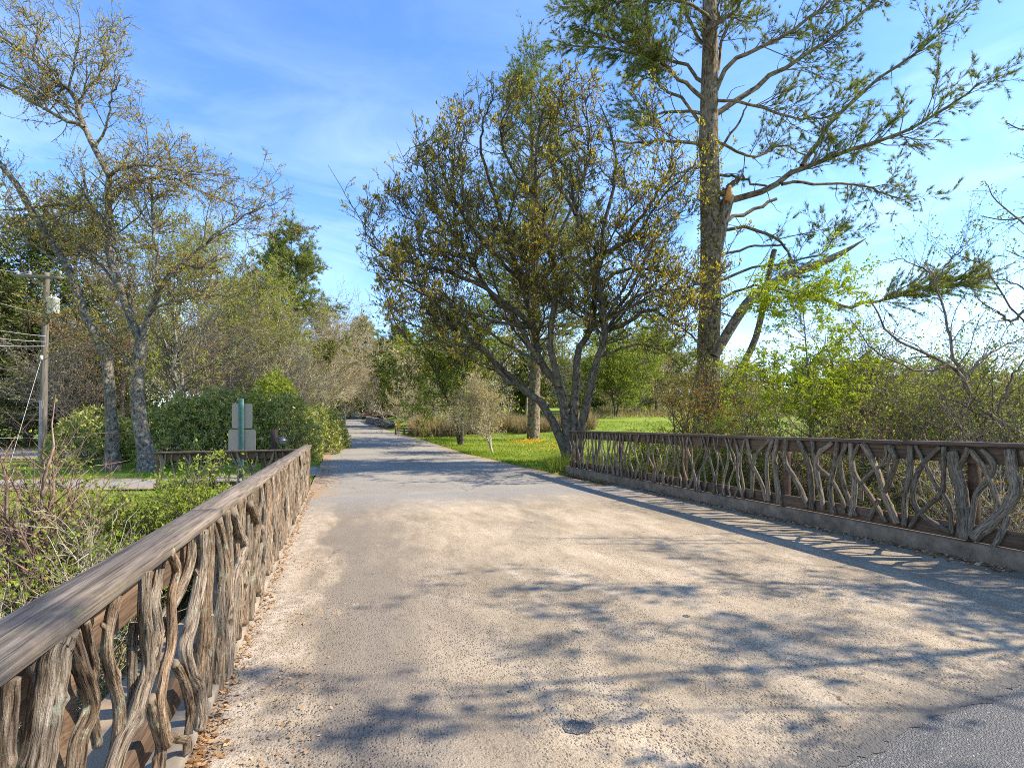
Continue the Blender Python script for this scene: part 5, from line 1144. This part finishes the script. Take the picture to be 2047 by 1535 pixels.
def clumpt(r2, n): return np.clip(np.concatenate([r2.normal(2.3, .45, n // 2), 1.2 + 12 * r2.random(n - n // 2)]), 1.2, 13.3)
litter('leaf_litter', 'orange-brown dead leaves and needles gathered along the left kerb', 3000, clumpw, clumpt, 1, .030, 'leaf_dry')
litter('leaf_litter', 'scattered dead leaf crumbs over the left side of the deck', 650, lambda r2, n: -.42 + .35 * np.abs(r2.normal(0, .5, n)) + .12 * np.sin(np.arange(n)), lambda r2, n: r2.choice([2.1, 2.45, 2.9, 3.5, 4.6, 6.2], n) + r2.normal(0, .16, n), 2, .020, 'leaf_dry')
litter('leaf_litter', 'brown dead leaves lying along the foot of the right kerb', 2600, lambda r2, n: 6.94 - np.abs(r2.normal(0, .12, n)), lambda r2, n: 3.5 + 12 * r2.random(n), 3, .05, 'leaf_dry')
litter('leaf_litter', 'brown leaves along the left edge of the far road', 450, lambda r2, n: -.4 + .2 * r2.normal(size=n), lambda r2, n: 13.2 + 14 * r2.random(n), 4, .07, 'leaf_dry', .05)
def pebbles():
    r2 = np.random.default_rng(9); n = 2600
    w = -.6 + 7.4 * r2.random(n); t = 1.95 + 9 * r2.random(n) ** 1.9; keep = vnoise(w, t, .5, 2) > .45; w, t = w[keep], t[keep]; n = len(w)
    oc = np.array([(1, 0, 0), (0, 1, 0), (-1, 0, 0), (0, -1, 0), (0, 0, .8), (0, 0, -.5)]); of = np.array([(0, 1, 4), (1, 2, 4), (2, 3, 4), (3, 0, 4)])
    s = (.0025 + .006 * r2.random(n) ** 2.5)[:, None, None]; c = np.stack([w * CT - t * ST, w * ST + t * CT, np.full(n, .008)], 1)
    V = c[:, None] + oc[None] * s * (.7 + .6 * r2.random((n, 6, 1))); f = (of[None] + 6 * np.arange(n)[:, None, None]).reshape(-1, 3)
    mb_ = MB(); mb_.add(V, f, None, np.repeat(r2.random(n), 4)); return tag(mb_.build('gravel', M['stone'], smooth=False), 'loose grit and small stones on the deck', 'gravel', kind='stuff')
pebbles()

# ------------------------------------------------------------------ camera, sun, sky
cam = bpy.data.cameras.new('camera'); co = bpy.data.objects.new('camera', cam); C.objects.link(co)
co.location = (0, 0, EYE); co.rotation_euler = (R(90), 0, 0)
cam.sensor_width = 36; cam.lens = 36 * F / 2047; cam.shift_y = (HZ - 767.5) / 2047; cam.clip_end = 3000; cam.clip_start = .05
SC.camera = co
SH = np.array([1.14, .05, 1.0]); SH = SH / np.linalg.norm(SH)
el = math.asin(SH[2]); az = math.atan2(SH[0], SH[1])
sun = bpy.data.lights.new('sun', 'SUN'); so = bpy.data.objects.new('sun', sun); C.objects.link(so)
sun.energy = 3.6; sun.angle = R(.53); sun.color = (1, .92, .77)
from mathutils import Vector
so.rotation_euler = Vector(-SH).to_track_quat('-Z', 'Y').to_euler()
W = bpy.data.worlds.new('World'); SC.world = W; W.use_nodes = True
nt = W.node_tree; nt.nodes.clear()
def N(t, **k):
    n = nt.nodes.new('ShaderNode' + t)
    for a, b in k.items(): setattr(n, a, b)
    return n
Lk = lambda a, b: nt.links.new(a, b)
sky = N('TexSky'); sky.sky_type = 'NISHITA'; sky.sun_disc = False; sky.sun_elevation = el; sky.sun_rotation = az; sky.air_density = 1.0; sky.dust_density = .1; sky.ozone_density = 2.5; sky.altitude = 900
tc = N('TexCoord').outputs['Generated']
def cirrus(sc, rot, lo, hi, seed):
    a = noise(N, Lk, mapping(N, Lk, tc, sc, rot, (seed, seed * .7, 0)), 1., 7, .6, .7); return maprange(N, Lk, a, lo, hi)
sepn = N('SeparateXYZ'); Lk(tc, sepn.inputs[0])
c1 = cirrus((2.6, 2.6, 5.5), (.5, .5, .6), .55, .76, 3.1); c2 = cirrus((3.4, 3.4, 12.), (.35, .1, 0), .42, .85, 1.7)
low = maprange(N, Lk, sepn.outputs[2], .02, .55, 1, .15)
cl2 = mathn(N, Lk, 'MULTIPLY', mathn(N, Lk, 'MAXIMUM', mathn(N, Lk, 'MULTIPLY', c1, .75), mathn(N, Lk, 'MULTIPLY', c2, .55)), low)
hs = N('HueSaturation'); hs.inputs['Saturation'].default_value = 1.15; hs.inputs['Hue'].default_value = .505; Lk(sky.outputs[0], hs.inputs['Color'])
col = mix(N, Lk, cl2, hs.outputs[0], (5.2, 5.9, 6.9))
bg = N('Background'); bg.inputs[1].default_value = .148; Lk(mix(N, Lk, 1., col, (1.0, 1.02, 1.05), 'MULTIPLY'), bg.inputs[0])
ow = N('OutputWorld'); Lk(bg.outputs[0], ow.inputs[0])
SC.view_settings.view_transform = 'Standard'; SC.view_settings.look = 'None'; SC.view_settings.gamma = 1; SC.view_settings.exposure = 1.35
SC.cycles.filter_width = 1.0; SC.cycles.max_bounces = 6; SC.cycles.diffuse_bounces = 3; SC.cycles.transmission_bounces = 3; SC.cycles.transparent_max_bounces = 4
try:
    SC.cycles.use_denoising = False
except Exception: pass
